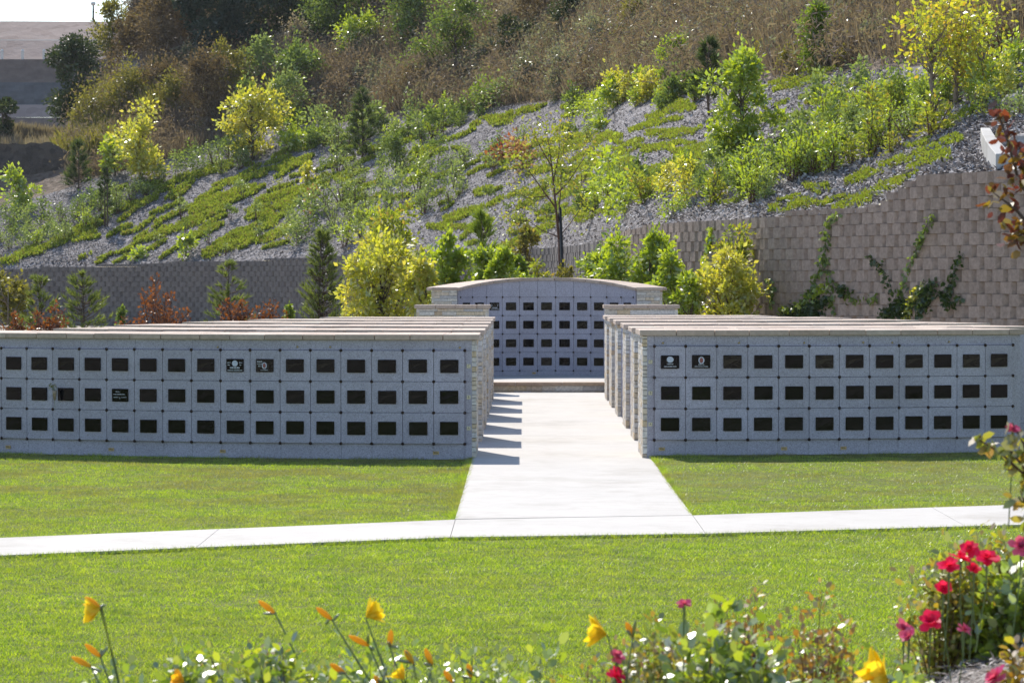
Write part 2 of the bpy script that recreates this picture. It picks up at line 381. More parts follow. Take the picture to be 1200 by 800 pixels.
def pine_tree(h, w, nb=60, nn=22, nl=.16, nw=.006, low=.15, upward=.7, tuft=.5):
    mb = MB(); r0 = .012*h+.012
    mb.tube([(0, 0, -.1), (rng.normal()*.02*h, rng.normal()*.02*h, h*.5), (0, 0, h*.97)], [r0, r0*.6, r0*.15], 7)
    P = []; D = []
    for i in range(nb):
        t = rng.uniform(0, 1)**.9; z = h*(low+(1-low)*t*.97); a = rng.uniform(0, 2*PI)
        ln = w*.68*((1-t)**.75*.9+.14)*rng.uniform(.5, 1.1)
        dr = np.array([math.cos(a), math.sin(a), upward*rng.uniform(.4, 1.1)]); dr /= np.linalg.norm(dr)
        b = np.array([0, 0, z-.1*h*.3]); e = b+dr*ln
        mb.tube([b, (b+e)/2-np.array([0, 0, .02*h]), e], [r0*.3, r0*.2, r0*.07], 4)
        m = nn
        tt = 1-tuft*rng.uniform(0, 1, m)
        q = b+(e-b)*tt[:, None]
        dd = rand_unit(m)*.75+dr+np.array([0, 0, .35]); dd /= np.linalg.norm(dd, axis=1, keepdims=True)
        P.append(q); D.append(dd)
    m = nn*2; P.append(np.tile([0, 0, h*.93], (m, 1))); dd = rand_unit(m)*.5+np.array([0, 0, 1]); D.append(dd/np.linalg.norm(dd, axis=1, keepdims=True))
    V, Fq = needle_polys(np.concatenate(P), np.concatenate(D), nl, nw)
    return mb, V, Fq

def plant(name, label, cat, loc, mb, V, Fq, lmat, bark='bark', group=None, rz=0, pt='trunk', pc='crown'):
    t = thing(name, label, cat, loc, rz, group)
    link(pt, mb.mesh(name+'_'+pt, M[bark], True), t)
    link(pc, mesh_np(name+'_'+pc, V, Fq, L[lmat]), t)
    return t

# ------------------------------------------------------------------ hillside terrain (survey: column -> (elevation line, distance))
COLS = [
 (-260, [(326, 127), (268, 136), (190, 148), (172, 156), (160, 190)]),
 (0,    [(317, 122), (243, 132), (172, 142), (165, 150), (157, 185)]),
 (75,   [(314.5, 121), (222, 132), (174, 141), (160, 150), (157, 185)]),
 (100,  [(313, 120.5), (212, 132.5), (150, 142), (112, 150), (158, 185)]),
 (140,  [(311.5, 119.5), (202, 133), (125, 143), (42, 154), (60, 185)]),
 (185,  [(309.5, 118.5), (188, 133.5), (95, 144), (-5, 157), (-5, 190)]),
 (300,  [(306, 115), (150, 136), (60, 147), (-70, 164), (-85, 200)]),
 (400,  [(301, 110), (145, 132), (60, 144), (-80, 161), (-90, 200)]),
 (520,  [(296, 99), (133, 122), (50, 134), (-90, 153), (-100, 190)]),
 (650,  [(292, 88), (119, 111), (40, 123), (-100, 143), (-110, 180)]),
 (690,  [(289, 79), (113, 104), (38, 116), (-105, 137), (-110, 180)]),
 (715,  [(281, 70.5), (111, 100), (36, 111), (-105, 133), (-110, 170)]),
 (740,  [(271, 64.5), (108, 96), (34, 107), (-110, 130), (-115, 170)]),
 (800,  [(262, 60.5), (103, 87), (30, 98), (-110, 120), (-115, 160)]),
 (900,  [(255, 55.6), (96, 74), (30, 84), (-110, 105), (-120, 140)]),
 (1020, [(246, 52.2), (84, 66), (20, 76), (-110, 96), (-120, 130)]),
 (1056, [(222, 51.2), (80, 64), (15, 74), (-110, 94), (-120, 130)]),
 (1083, [(206, 50.4), (78, 62.5), (10, 73), (-110, 93), (-120, 130)]),
 (1200, [(200, 48), (66, 59), (0, 69), (-120, 88), (-130, 120)]),
 (1460, [(190, 43.5), (60, 53), (-10, 62), (-130, 80), (-140, 110)]),
]
CPX = np.array([c[0] for c in COLS], float)
CY = np.array([[p[0] for p in c[1]] for c in COLS], float)
CD = np.array([[p[1] for p in c[1]] for c in COLS], float)
def column(px):
    return np.array([np.interp(px, CPX, CY[:, j]) for j in range(5)]), np.array([np.interp(px, CPX, CD[:, j]) for j in range(5)])
def ter(px, y):
    """point of the hillside seen along survey column px at line y (front side only)"""
    ys, ds = column(px)
    d = np.interp(-y, -ys[:4], ds[:4])
    # height varies linearly with distance between control points
    zs = EYE+(HY-ys)/F*ds
    for _ in range(25):
        z = np.interp(d, ds, zs); yy = HY-(z-EYE)/d*F
        d += (yy-y)*.02*d/60
        d = min(max(d, ds[0]), ds[3])
    return np.array([(px-CX)/F*d, d, np.interp(d, ds, zs)])
def tnoise(x, y):
    return .25*(noise.noise(Vector((x*.2, y*.2, 0))))
def terrain(name, j0, j1, nrow, mat, amp=1.0):
    pxs = np.arange(-260, 1461, 6.0); V = []; nr = 0
    for px in pxs:
        ys, ds = column(px); zs = EYE+(HY-ys)/F*ds
        dd = np.concatenate([np.linspace(ds[j], ds[j+1], nrow, endpoint=(j == j1-1)) for j in range(j0, j1)])
        zz = np.interp(dd, ds, zs); nr = len(dd)
        for i, (d, z) in enumerate(zip(dd, zz)):
            x = (px-CX)/F*d
            e = amp*tnoise(x, d)
            if j0 == 0: e *= min(1, i/3)*min(1, (nr-1-i)/3)
            else: e = e*min(1, i/3)+(1.0*noise.noise(Vector((x*.11, d*.11, 9)))+.4*noise.noise(Vector((x*.35, d*.35, 5))))*min(1, i/10)
            V.append((x, d, z+e))
    n = len(pxs)
    Fc = [(a*nr+b, (a+1)*nr+b, (a+1)*nr+b+1, a*nr+b+1) for a in range(n-1) for b in range(nr-1)]
    o = link(name, mesh_np(name, V, Fc, mat, smooth=True)); o['kind'] = 'structure'; return o
terrain('gravel_slope', 0, 1, 60, M['mulch'])
terrain('hillside', 1, 4, 45, M['scrub'])

# flat ground to the horizon
mb = MB(); mb.add([(-3000, -200, -.012), (3000, -200, -.012), (3000, 4000, -.012), (-3000, 4000, -.012)], [(0, 1, 2, 3)])
o = link('ground', mb.mesh('ground', M['ground'])); o['kind'] = 'structure'
mb = MB(); mb.add([(-14, 10, 0), (14, 10, 0), (14, 45, 0), (-14, 45, 0)], [(0, 1, 2, 3)])
o = link('lawn_ground', mb.mesh('lawn_ground', M['lawnsoil'])); o['kind'] = 'structure'

gx = np.r_[1.2, 1.32, np.arange(2, 9.1, .5)]; gy = np.arange(23.8, 32.9, .4)
V = [(x, y, .003+.045*min(1, max(0, (y-23.8)/4.2))**2*(3-2*min(1, max(0, (y-23.8)/4.2)))*min(1, max(0, (x-1.2)/.12))) for x in gx for y in gy]; ny = len(gy)
o = link('raised_lawn_ground', mesh_np('raised_lawn_ground', V, [(i*ny+j, (i+1)*ny+j, (i+1)*ny+j+1, i*ny+j+1) for i in range(len(gx)-1) for j in range(ny-1)], M['lawnsoil'])); o['kind'] = 'structure'
# ------------------------------------------------------------------ paths
PATH_TOP = [(-9, 17.35), (-3.53, 20.15), (-.51, 21.7), (1.245, 22.1), (3.88, 23.2), (9, 25.3)]
PATH_BOT = [(-9, 16.05), (-3.31, 18.85), (-.50, 20.2), (1.24, 20.5), (3.56, 21.27), (9, 23.1)]
ptx = np.array(PATH_TOP); pbx = np.array(PATH_BOT)
def slab(mb, q, z=.022, g=.002):
    c = np.mean(np.array(q), 0)
    q = [(p[0]+(g if p[0] < c[0] else -g), p[1]+(g if p[1] < c[1] else -g)) for p in q]
    mb.prism([(x, y, -.08) for x, y in q]+[(x, y, z) for x, y in q])
mb = MB()
edges = [26.0, 29.75, 31.4, 33.05, 34.7, 36.35, 38.0, 39.65, 41.3, 42.95, 44.6, 46.72]
prev = None
slab(mb, [(-.51, 21.75), (1.245, 22.12), (1.24, 23.9), (-.51, 23.9)])
slab(mb, [(-.51, 23.9), (1.24, 23.9), (1.24, 26.0), (-.51, 26.0)])
for a, b in zip(edges[:-1], edges[1:]): slab(mb, [(-.515, a), (1.24, a), (1.24, b), (-.515, b)])
o = link('walkway', mb.mesh('walkway', M['concrete'])); o['kind'] = 'structure'
mb = MB()
xs = [-9, -7.5, -5.7, -3.9, -2.14, -.505, 1.243, 3.12, 4.9, 6.7, 9]
for a, b in zip(xs[:-1], xs[1:]):
    f = lambda arr, x: float(np.interp(x, arr[:, 0], arr[:, 1]))
    slab(mb, [(a, f(pbx, a)), (b, f(pbx, b)), (b, f(ptx, b)), (a, f(ptx, a))])
o = link('path', mb.mesh('path', M['concrete'])); o['kind'] = 'structure'
mb = MB(); mb.box(-.5, 1.23, 20.6, 46.7, -.07, .008)
o = link('path_bedding', mb.mesh('path_bedding', M['bedding'])); o['kind'] = 'structure'

# ------------------------------------------------------------------ lawn grass
def on_path(x, y):
    c = (x > -.52) & (x < 1.25) & (y > 20.5) & (y < 47)
    c |= (y > np.interp(x, pbx[:, 0], pbx[:, 1])+.0) & (y < np.interp(x, ptx[:, 0], ptx[:, 1]))
    return c
LW_R = 11.5
def wall_front(x):
    l = 29.4+LW_R-np.sqrt(np.maximum(LW_R**2-(x+.5)**2, 1)); r = 29.3+LW_R-np.sqrt(np.maximum(LW_R**2-(x-1.155)**2, 1))
    return np.where(x < .36, l, r)
bl = []
for (d0, d1, dens) in ((12.2, 16, 10000), (16, 20, 7600), (20, 25, 5400), (25, 31.2, 4200)):
    wx = d1*.19+1.1
    n = int(dens*(d1-d0)*2*wx)
    x = rng.uniform(-wx, wx, n); y = rng.uniform(d0, d1, n)
    k = ~on_path(x, y) & (y < wall_front(x)-.03)
    bl.append(np.stack([x[k], y[k]], 1))
def fringe(poly, off, dens=700):
    o_ = []
    for (xa, ya), (xb, yb) in zip(poly[:-1], poly[1:]):
        l = math.hypot(xb-xa, yb-ya); k = int(l*dens); t = rng.uniform(0, 1, k); nx, ny = -(yb-ya)/l, (xb-xa)/l
        r = off*np.abs(rng.normal(size=k))*.022
        o_.append(np.stack([xa+(xb-xa)*t+nx*r, ya+(yb-ya)*t+ny*r], 1))
    return np.concatenate(o_)
nb_ = sum(len(q) for q in bl)
bl += [fringe(PATH_BOT, -1), fringe(PATH_TOP[:3], 1), fringe(PATH_TOP[3:], 1), fringe([(-.515, 21.8), (-.515, 29.35)], 1), fringe([(1.24, 22.2), (1.24, 29.9)], -1)]
B = np.concatenate(bl); n = len(B)
cl = np.array([noise.noise(Vector((x*7, y*7, 0)))+.6*noise.noise(Vector((x*2.2, y*2.2, 5))) for x, y in B])
h = rng.uniform(.008, .019, n)*np.clip(1+.95*cl, .35, 2)
dist = wall_front(B[:, 0])-B[:, 1]
h = np.where(dist < .12, h*1.6, h); h[nb_:] = rng.uniform(.02, .045, n-nb_)
a = rng.uniform(0, 2*PI, n); w = rng.uniform(.0015, .0031, n)
def lawn_z(x, y):
    t = np.clip((y-23.8)/4.2, 0, 1); return .045*t*t*(3-2*t)*np.clip((x-1.2)/.12, 0, 1)
base = np.c_[B, lawn_z(B[:, 0], B[:, 1])]
sd = np.c_[np.cos(a)*w, np.sin(a)*w, np.zeros(n)]
la = rng.uniform(0, 2*PI, n); lm_ = rng.uniform(.2, 1.5, n)*h
tip = base+np.c_[np.cos(la)*lm_, np.sin(la)*lm_, h]
V = np.stack([base-sd, base+sd, tip], 1).reshape(-1, 3)
o = link('grass', mesh_np('grass', V, np.arange(3*n).reshape(n, 3), M['grass'])); o['kind'] = 'stuff'
o['label'] = 'short bright green lawn grass around the concrete paths'; o['category'] = 'grass'

# ------------------------------------------------------------------ columbarium walls
C = .306; Z0 = .155; ZT = 1.177; CAPT = .052; THICK = 1.2
pm = MB(); pm.box(-C/2+.0016, C/2-.0016, -.03, 0, .0016, C-.0016); panel_me = bevel(pm.mesh('niche_panel', M['granite']), .0016)
pm = MB(); pm.box(-.09, .09, -.014, 0, -.065, .065); plaque_me = bevel(pm.mesh('name_plaque', M['plaque']), .004)
pm = MB()
rg = [(0, 0), (.016, 0), (.016, .004), (.011, .009), (.004, .011)]
nn_ = 12
vs = [(r*math.cos(2*PI*k/nn_), -q, r*math.sin(2*PI*k/nn_)) for r, q in rg[1:] for k in range(nn_)]
pm.add(vs, [(i*nn_+k, i*nn_+(k+1) % nn_, (i+1)*nn_+(k+1) % nn_, (i+1)*nn_+k) for i in range(3) for k in range(nn_)]+[tuple(3*nn_+k for k in range(nn_))])
ros_me = pm.mesh('rosette', M['rosette'], True)
pm = MB(); pm.box(-.03, .03, -.006, 0, -.016, .016); pm.box(-.02, .02, -.0075, -.006, -.004, .001, 1); pm.box(-.02, .014, -.0075, -.006, .006, .009, 1)
tag_me = pm.mesh('number_tag', [M['brass'], M['ink']])
pm = MB()
pm.tube([(0, 0, 0), (0, -.006, 0), (0, -.012, 0)], [.008, .011, .005], 10); stud_me = pm.mesh('vase_ring', M['brass'], True)

def letter_mesh(ch, size, mat):
    cu = bpy.data.curves.new('letter', 'FONT'); cu.body = ch; cu.size = size; cu.align_x = 'CENTER'; cu.align_y = 'CENTER'; cu.extrude = .0006
    ob = bpy.data.objects.new('tmp', cu); COL.objects.link(ob)
    bpy.context.view_layer.update()
    me = bpy.data.meshes.new_from_object(ob.evaluated_get(bpy.context.evaluated_depsgraph_get()))
    bpy.data.objects.remove(ob); me.materials.clear(); me.materials.append(mat)
    me.transform(Matrix.Rotation(PI/2, 4, 'X')); return me
letters = {c: letter_mesh(c, .03, M['ink']) for c in 'ABC'}
pm = MB(); pm.box(-.019, .019, -.006, 0, -.019, .019); marker_me = bevel(pm.mesh('row_marker', M['cream']), .0015)

class Arc:
    """wall plan: concave=False bulges to the viewer. s measured from the inner end, sg = side"""
    def __init__(s, x0, y0, R, sg): s.x0, s.y0, s.R, s.sg = x0, y0, R, sg
    def p(s, t, out=0, z=0):
        a = t/s.R; r = s.R+out
        return (s.x0+s.sg*r*math.sin(a), s.y0+s.R-r*math.cos(a), z)
    def rz(s, t): return s.sg*t/s.R
def arc_strip(mb, A, t0, t1, o0, o1, z0, z1, n=1, mi=0):
    """solid segments following the arc (o0 outer/front, o1 inner/back offsets)"""
    ts = np.linspace(t0, t1, n+1)
    for a, b in zip(ts[:-1], ts[1:]):
        q = [A.p(a, o0), A.p(b, o0), A.p(b, o1), A.p(a, o1)]
        if A.sg < 0: q = [q[1], q[0], q[3], q[2]]
        mb.prism([(x, y, z0) for x, y, _ in q]+[(x, y, z1) for x, y, _ in q])
def arc_solid(mb, A, t0, t1, o0, o1, z0, z1, n):
    ts = np.linspace(t0, t1, n+1); vs = []
    for t in ts:
        for (o, z) in ((o0, z0), (o1, z0), (o1, z1), (o0, z1)):
            p = A.p(t, o); vs.append((p[0], p[1], z))
    fs = []
    for i in range(n):
        for k in range(4):
            f = (i*4+k, i*4+(k+1) % 4, (i+1)*4+(k+1) % 4, (i+1)*4+k); fs.append(f if A.sg > 0 else f[::-1])
    fs += [(0, 3, 2, 1), (n*4, n*4+1, n*4+2, n*4+3)]
    mb.add(vs, fs)
def ledger(mb, origin, ux, width, z0, z1, nrm, dep=.05, hmin=.03, hmax=.065, wmin=.07, wmax=.26):
    """stacked ledger stones on a vertical plane; origin (x,y), ux along, nrm outward"""
    ux = np.array(ux, float); nr = np.array(nrm, float); z = z0
    while z < z1-.012:
        hh = min(rng.uniform(hmin, hmax), z1-z)
        if z1-z-hh < .015: hh = z1-z
        t = -rng.uniform(0, .1)
        while t < width-.004:
            ww = rng.uniform(wmin, wmax); a = max(t, 0); b = min(t+ww, width)
            if width-b < .05: b = width
            pr = dep*rng.uniform(.92, 1.0); g = .0018
            if b-a > .015:
                O = np.array(origin, float)
                q = [O+ux*(a+g)-nr*.0, O+ux*(b-g), O+ux*(b-g)+nr*pr, O+ux*(a+g)+nr*pr]
                zz = [z+g+rng.uniform(0, .003), z+hh-g]
                # order ccw seen from above
                P = [q[3], q[2], q[1], q[0]]
                cr = np.cross(P[1]-P[0], P[2]-P[1])
                if cr < 0: P = P[::-1]
                mb.prism([(*p, zz[0]) for p in P]+[(*p, zz[1]) for p in P])
            t = b if b < width else width
        z += hh

def text_lines(me_name, lines, oval=None, figure=False):
    """pale engraving on a plaque: lines = (x0,x1,z,height); broken into short glyph marks"""
    mb = MB(); y = -.0148
    for (x0, x1, z, hh) in lines:
        x = x0
        while x < x1:
            w = random.uniform(.004, .009); k = min(x+w, x1)
            mb.box(x, k-.0016, y, -.013, z-hh/2, z+hh/2*random.uniform(.5, 1), 0)
            x = k+(.003 if random.random() < .25 else 0)
    me = mb.mesh(me_name, [M['engraving']]); pme = None
    if oval:
        mb = MB(); cx, cz, rx, rz_ = oval; n = 18
        vs = [(cx+rx*math.cos(2*PI*k/n), y, cz+rz_*math.sin(2*PI*k/n)) for k in range(n)]+[(cx+rx*math.cos(2*PI*k/n), -.013, cz+rz_*math.sin(2*PI*k/n)) for k in range(n)]
        vs += [(cx+rx*.6*math.cos(2*PI*k/n), y, cz+rz_*.75*math.sin(2*PI*k/n)) for k in range(n)]
        mb.add(vs, [(k, (k+1) % n, 2*n+(k+1) % n, 2*n+k) for k in range(n)]+[(k, k+n, (k+1) % n+n, (k+1) % n) for k in range(n)], 0)
        mb.f.append(tuple(range(2*n, 3*n))); mb.mi.append(1 if figure else 0)
        pme = mb.mesh('portrait', [M['portrait'], M['portrait_red']])
    return me, pme
eng_text = text_lines('engraving', [(-.045, .045, .035, .014), (-.07, .07, .008, .009), (-.07, -.012, -.022, .009), (.018, .075, -.022, .009), (-.003, .004, -.028, .02)])
eng_gate = text_lines('engraving', [(-.078, -.045, .028, .01), (.045, .078, .028, .01), (-.075, -.05, .005, .009), (.05, .07, .005, .009), (-.05, .05, -.022, .02), (-.078, .078, -.048, .009)], (0, .02, .03, .03))
eng_por = text_lines('engraving', [(-.078, -.022, .04, .014), (-.078, -.022, .018, .01), (-.065, -.043, -.003, .018), (-.04, .035, -.044, .008)], (-.004, 0, .026, .033), True)
eng_r1 = text_lines('engraving', [(-.03, .035, -.02, .012), (-.06, .065, -.045, .01)], (0, .022, .034, .03))
eng_r2 = text_lines('engraving', [(-.03, .03, -.025, .01), (-.068, .068, -.045, .009)], (0, .015, .03, .035), True)

def columbarium(sg, y0, zoff, ncol, tend, label, ncols_built=None, special=None, tags=(), studs=(), markers=True, group='stone capped columbarium walls flanking the walkway'):
    x0 = (-.475 if y0 < 30 else -.46) if sg < 0 else (1.155 if y0 < 30 else 1.19)
    A = Arc(x0, y0, LW_R, sg)
    t = thing('columbarium_wall', label, 'columbarium wall', (x0, y0, 0), 0, group); t['kind'] = 'thing'
    off = Vector((-x0, -y0, 0))
    def fin(name, mb, mat, bev=0):
        me = mb.mesh(name, mat); me.transform(Matrix.Translation(off))
        if bev: bevel(me, bev)
        return link(name, me, t)
    mb = MB(); arc_solid(mb, A, .055, tend-.02, -.033, -THICK+.02, -.1, ZT+zoff-.002, 26); fin('wall_core', mb, M['joint'])
    built = ncol if ncols_built is None else ncols_built
    m0 = .115   # margin before first cell
    # margin strip + base + top courses
    mb = MB()
    for r in range(3): arc_strip(mb, A, .046, m0-.0015, 0, -.03, zoff+Z0+C*r+.0015, zoff+Z0+C*(r+1)-.0015)
    fin('edge_panel', mb, M['granite'])
    mb = MB(); arc_strip(mb, A, .046, m0-.0015, 0, -.03, -.08, zoff+Z0-.0015)
    for i in range(ncol): arc_strip(mb, A, m0+C*i+.001, m0+C*(i+1)-.001, 0, -.03, -.08, zoff+Z0-.0015)
    te = m0+C*ncol
    if te+.02 < tend: arc_strip(mb, A, te+.0015, tend, 0, -.03, -.08, zoff+Z0-.0015)
    fin('base_course', mb, M['granite'])
    mb = MB(); arc_strip(mb, A, .046, m0-.0015, 0, -.03, zoff+Z0+3*C+.0015, zoff+ZT)
    for i in range(ncol): arc_strip(mb, A, m0+C*i+.001, m0+C*(i+1)-.001, 0, -.03, zoff+Z0+3*C+.0015, zoff+ZT)
    if te+.02 < tend: arc_strip(mb, A, te+.0015, tend, 0, -.03, zoff+Z0+.0015, zoff+ZT)
    fin('top_course', mb, M['granite'])
    for i in range(ncol):
        for r in range(3):
            tc = m0+C*(i+.5)
            p = A.p(tc, .0)
            if i >= built:
                continue
            pn = link('niche_panel', panel_me, t, (p[0]-x0, p[1]-y0, zoff+Z0+C*r), A.rz(tc))
            pl = link('name_plaque', plaque_me, pn, (rng.normal()*.0015, -.03, C/2+rng.normal()*.0012)); pl.rotation_euler = (rng.normal()*.007, 0, rng.normal()*.014)
            if special and (i, r) in special:
                em, lab = special[(i, r)]
                pl['label'] = lab
                e = link('engraving', em[0], pn, (0, -.03, C/2))
                if em[1]: link('portrait', em[1], pn, (0, -.03, C/2))
    if built < ncol:
        mb = MB(); arc_strip(mb, A, m0+C*built+.0015, te, 0, -.03, zoff+Z0+.0015, zoff+Z0+3*C-.0015, ncol-built); fin('plain_facing', mb, M['granite'])
    for i in range(built+1):
        for r in range(4):
            tc = m0+C*i; p = A.p(tc, .03 if 0 < i else .002)
            if i == 0: p = A.p(tc, .028)
            link('rosette', ros_me, t, (p[0]-x0, p[1]-y0, zoff+Z0+C*r), A.rz(tc))
    for tc in tags:
        p = A.p(tc, .001); link('number_tag', tag_me, t, (p[0]-x0, p[1]-y0, zoff+.065), A.rz(tc))
    for tc in studs:
        p = A.p(tc, .001); link('vase_ring', stud_me, t, (p[0]-x0, p[1]-y0, zoff+Z0+3*C+.03+rng.uniform(-.003, .006)), A.rz(tc))
    if markers:
        for r, ch in enumerate('ABC'):
            tc = .078; p = A.p(tc, .001)
            mk = link('row_marker', marker_me, t, (p[0]-x0, p[1]-y0, zoff+Z0+C*(r+.5)), A.rz(tc), label='small cream plate lettered '+ch)
            link('letter', letters[ch], mk, (0, -.0065, 0))
    # stone veneer on inner end
    mb = MB()
    p0 = A.p(.002, .0)
    ledger(mb, (x0-sg*-.0+sg*.05, y0-.0), (0, 1), THICK, -.04, ZT+zoff-.004, (-sg, 0), .05)
    fin('stone_veneer', mb, M['ledger'])
    # capstones
    mb = MB(); tt = -.03
    first = True
    while tt < tend+.02:
        w = rng.uniform(.29, .42) if not first else .36
        b = min(tt+w, tend+.03)
        arc_strip(mb, A, tt+.003, b-.003, .035+rng.uniform(-.003, .003), -THICK*.5+.003, ZT+zoff, ZT+zoff+CAPT+rng.uniform(-.002, .002), 1)
        tt = b; first = False
    tt = -.03
    while tt < tend+.02:
        w = rng.uniform(.29, .42); b = min(tt+w, tend+.03)
        arc_strip(mb, A, tt+.003, b-.003, -THICK*.5-.003, -THICK-.035, ZT+zoff, ZT+zoff+CAPT+rng.uniform(-.002, .002), 1)
        tt = b
    fin('capstone', mb, M['capstone'], .004)
    # rear face
    mb = MB(); arc_strip(mb, A, .05, tend-.01, -THICK+.02, -THICK-.0, -.08, ZT+zoff-.002, 16); fin('rear_facing', mb, M['granite'])
    return t, A

spL = {(7, 2): (eng_gate, 'black plaque engraved with a faint round emblem and lettering'), (6, 2): (eng_por, 'black plaque with pale lettering and an oval portrait'),
       (11, 1): (eng_text, 'black plaque engraved with three lines of pale lettering')}
spR = {(0, 2): (eng_r1, 'black plaque with a round grey portrait above lettering'), (1, 2): (eng_r2, 'black plaque with an oval red portrait above lettering')}
wl, AL = columbarium(-1, 29.4, 0, 19, 6.1, 'long grey granite columbarium wall in front, left of the walkway', None, spL, (.4, 2.55, 3.75, 4.95), (.165, 1.45, 2.6, 1.78))
wr, AR = columbarium(1, 29.3, .045, 12, 3.885, 'grey granite columbarium wall in front, right of the walkway', None, spR, (.19, 1.4, 2.0, 3.75), (.2, .95, 1.6, 2.2, 2.5, 3.1))
ordn = ['second', 'third', 'fourth', 'fifth', 'rearmost']
for i, (y, te) in enumerate(((32.2, 4.9), (34.95, 4.55), (37.8, 4.0), (40.4, 3.35), (43.0, 2.5))):
    columbarium(-1, y, 0, int((te-.12)/C), te, f'{ordn[i]} granite wall with sandstone cap in the rows left of the walkway', 2, markers=False)
for i, (y, te) in enumerate(((32.5, 4.7), (35.2, 4.5), (38.3, 4.0), (41.0, 3.35), (43.4, 2.5))):
    columbarium(1, y, .02, int((te-.12)/C), te, f'{ordn[i]} granite wall with sandstone cap in the rows right of the walkway', 2, markers=False)

# flower vase on the left wall (hangs at the side of a plaque)
tc = .115+C*13.5; p = AL.p(tc, .05)
v = thing('flower_vase', 'small tan flower vase with wilted stems fixed beside a plaque on the left wall', 'flower vase', (p[0]-.1, p[1]-.03, Z0+C*1.5-.02), AL.rz(tc))
mb = MB(); mb.tube([(0, 0, -.04), (0, 0, -.03), (0, 0, .03), (0, 0, .06)], [.006, .014, .02, .026], 12); link('vase_body', mb.mesh('vase_body', M['vase'], True), v)
mb = MB()
for k in range(7):
    e = rng.normal(size=3)*np.array([.025, .012, .01]); mb.tube([(0, 0, .05), (e[0]*.4-.01, e[1], .085), (e[0]-.03, e[1]-.01, .10+e[2])], [.002, .0016, .001], 4)
mb.tube([(0, 0, -.04), (.004, -.003, -.09), (.006, -.004, -.14)], [.002, .002, .001], 4)
link('stem', mb.mesh('stem', M['greenstem']), v)
P = rng.normal(size=(40, 3))*np.array([.022, .01, .012])+np.array([-.028, -.01, .10]); V, Fq = leaf_polys(P, .02)
link('leaf', mesh_np('vase_leaf', V, Fq, L['olive']), v)

# ------------------------------------------------------------------ platform with stone riser
st = thing('stone_step', 'low platform with stacked stone riser and tan coping at the end of the walkway', 'step', (.365, 46.72, 0))
mb = MB(); mb.box(-2.2, 2.2, .07, 6, -.05, .172); link('platform_slab', mb.mesh('platform_slab', M['concrete']), st)
mb = MB(); ledger(mb, (-1.9, .06), (1, 0), 3.8, -.02, .125, (0, -1), .055, .05, .075, .15, .45); link('stone_veneer', mb.mesh('stone_veneer', M['ledger']), st)
mb = MB(); x = -1.95
while x < 1.95:
    w = rng.uniform(.5, .8); b = min(x+w, 1.95); mb.box(x+.003, b-.003, -.035, .3, .127, .176+rng.uniform(-.001, .001)); x = b
link('coping', bevel(mb.mesh('coping', M['coping']), .005), st)

# ------------------------------------------------------------------ curved back wall
R = 1.76; ZB = .172; BX, BY = .367, 50.4-R
bw = thing('curved_columbarium_wall', 'taller curved granite columbarium wall with arched cap behind the stone platform', 'columbarium wall', (BX, 50.4, 0))
bw['kind'] = 'thing'; off = Vector((-BX, -50.4, 0))
def bp(a, out=0): r = R-out; return (BX+r*math.sin(a), BY+r*math.cos(a))
def bstrip(mb, a0, a1, o0, o1, z0f, z1f):
    q = [bp(a0, o0), bp(a1, o0), bp(a1, o1), bp(a0, o1)]; aa = [a0, a1, a1, a0]
    z0 = [z0f(a) if callable(z0f) else z0f for a in aa]; z1 = [z1f(a) if callable(z1f) else z1f for a in aa]
    mb.prism([(q[i][0], q[i][1], z0[i]) for i in range(4)]+[(q[i][0], q[i][1], z1[i]) for i in range(4)])
DA = C/R; AE = 5.5*DA+.032
ztop = lambda a: 1.772-.165*(abs(math.sin(a))/math.sin(AE))**2.3
def bfin(name, mb, mat, bev=0):
    me = mb.mesh(name, mat); me.transform(Matrix.Translation(off))
    if bev: bevel(me, bev)
    return link(name, me, bw)
ZR = [.25, .56, .87, 1.18, 1.49]; CH = .31
mb = MB()
for a in np.linspace(-AE, AE, 24)[:-1]: bstrip(mb, a, a+2*AE/23, -.033, -.5, .1, lambda q: ztop(q)-.003)
bfin('wall_core', mb, M['joint'])
mb = MB()
for i in range(11):
    a0, a1 = -5.5*DA+i*DA+.0012, -5.5*DA+(i+1)*DA-.0012
    bstrip(mb, a0, a1, 0, -.03, .15, ZR[0]-.0015)
for s in (-1, 1): bstrip(mb, *sorted((s*(5.5*DA+.0012), s*AE)), 0, -.03, .15, lambda q: ztop(q))
bfin('base_course', mb, M['granite'])
mb = MB()
for i in range(11):
    a0, a1 = -5.5*DA+i*DA+.0012, -5.5*DA+(i+1)*DA-.0012
    for (u, v_) in ((a0, (a0+a1)/2), ((a0+a1)/2, a1)): bstrip(mb, u, v_, 0, -.03, ZR[4]+.0015, ztop)
bfin('top_course', mb, M['granite'])
bpanel = bpy.data.meshes.new('niche_panel'); pm = MB(); pm.box(-C/2+.0016, C/2-.0016, -.03, 0, .0016, CH-.0016); bpanel = bevel(pm.mesh('niche_panel', M['granite']), .0016)
for i in range(11):
    a = -5.5*DA+(i+.5)*DA
    for r in range(4):
        q = bp(a, -.032); pn = link('niche_panel', bpanel, bw, (q[0]-BX, q[1]-50.4, ZR[r]), -a)
        link('name_plaque', plaque_me, pn, (0, -.03, CH/2))
        if (i, r) in ((1, 3), (2, 3)): link('engraving', (eng_gate if i == 2 else eng_text)[0], pn, (0, -.03, CH/2))
for i in range(12):
    a = -5.5*DA+i*DA
    for r in range(5):
        q = bp(a, .003); link('rosette', ros_me, bw, (q[0]-BX, q[1]-50.4, ZR[r]), -a)
q = bp(-.24*DA*5.5/1.9, .002); link('number_tag', tag_me, bw, (q[0]-BX, q[1]-50.4, .21), .1)
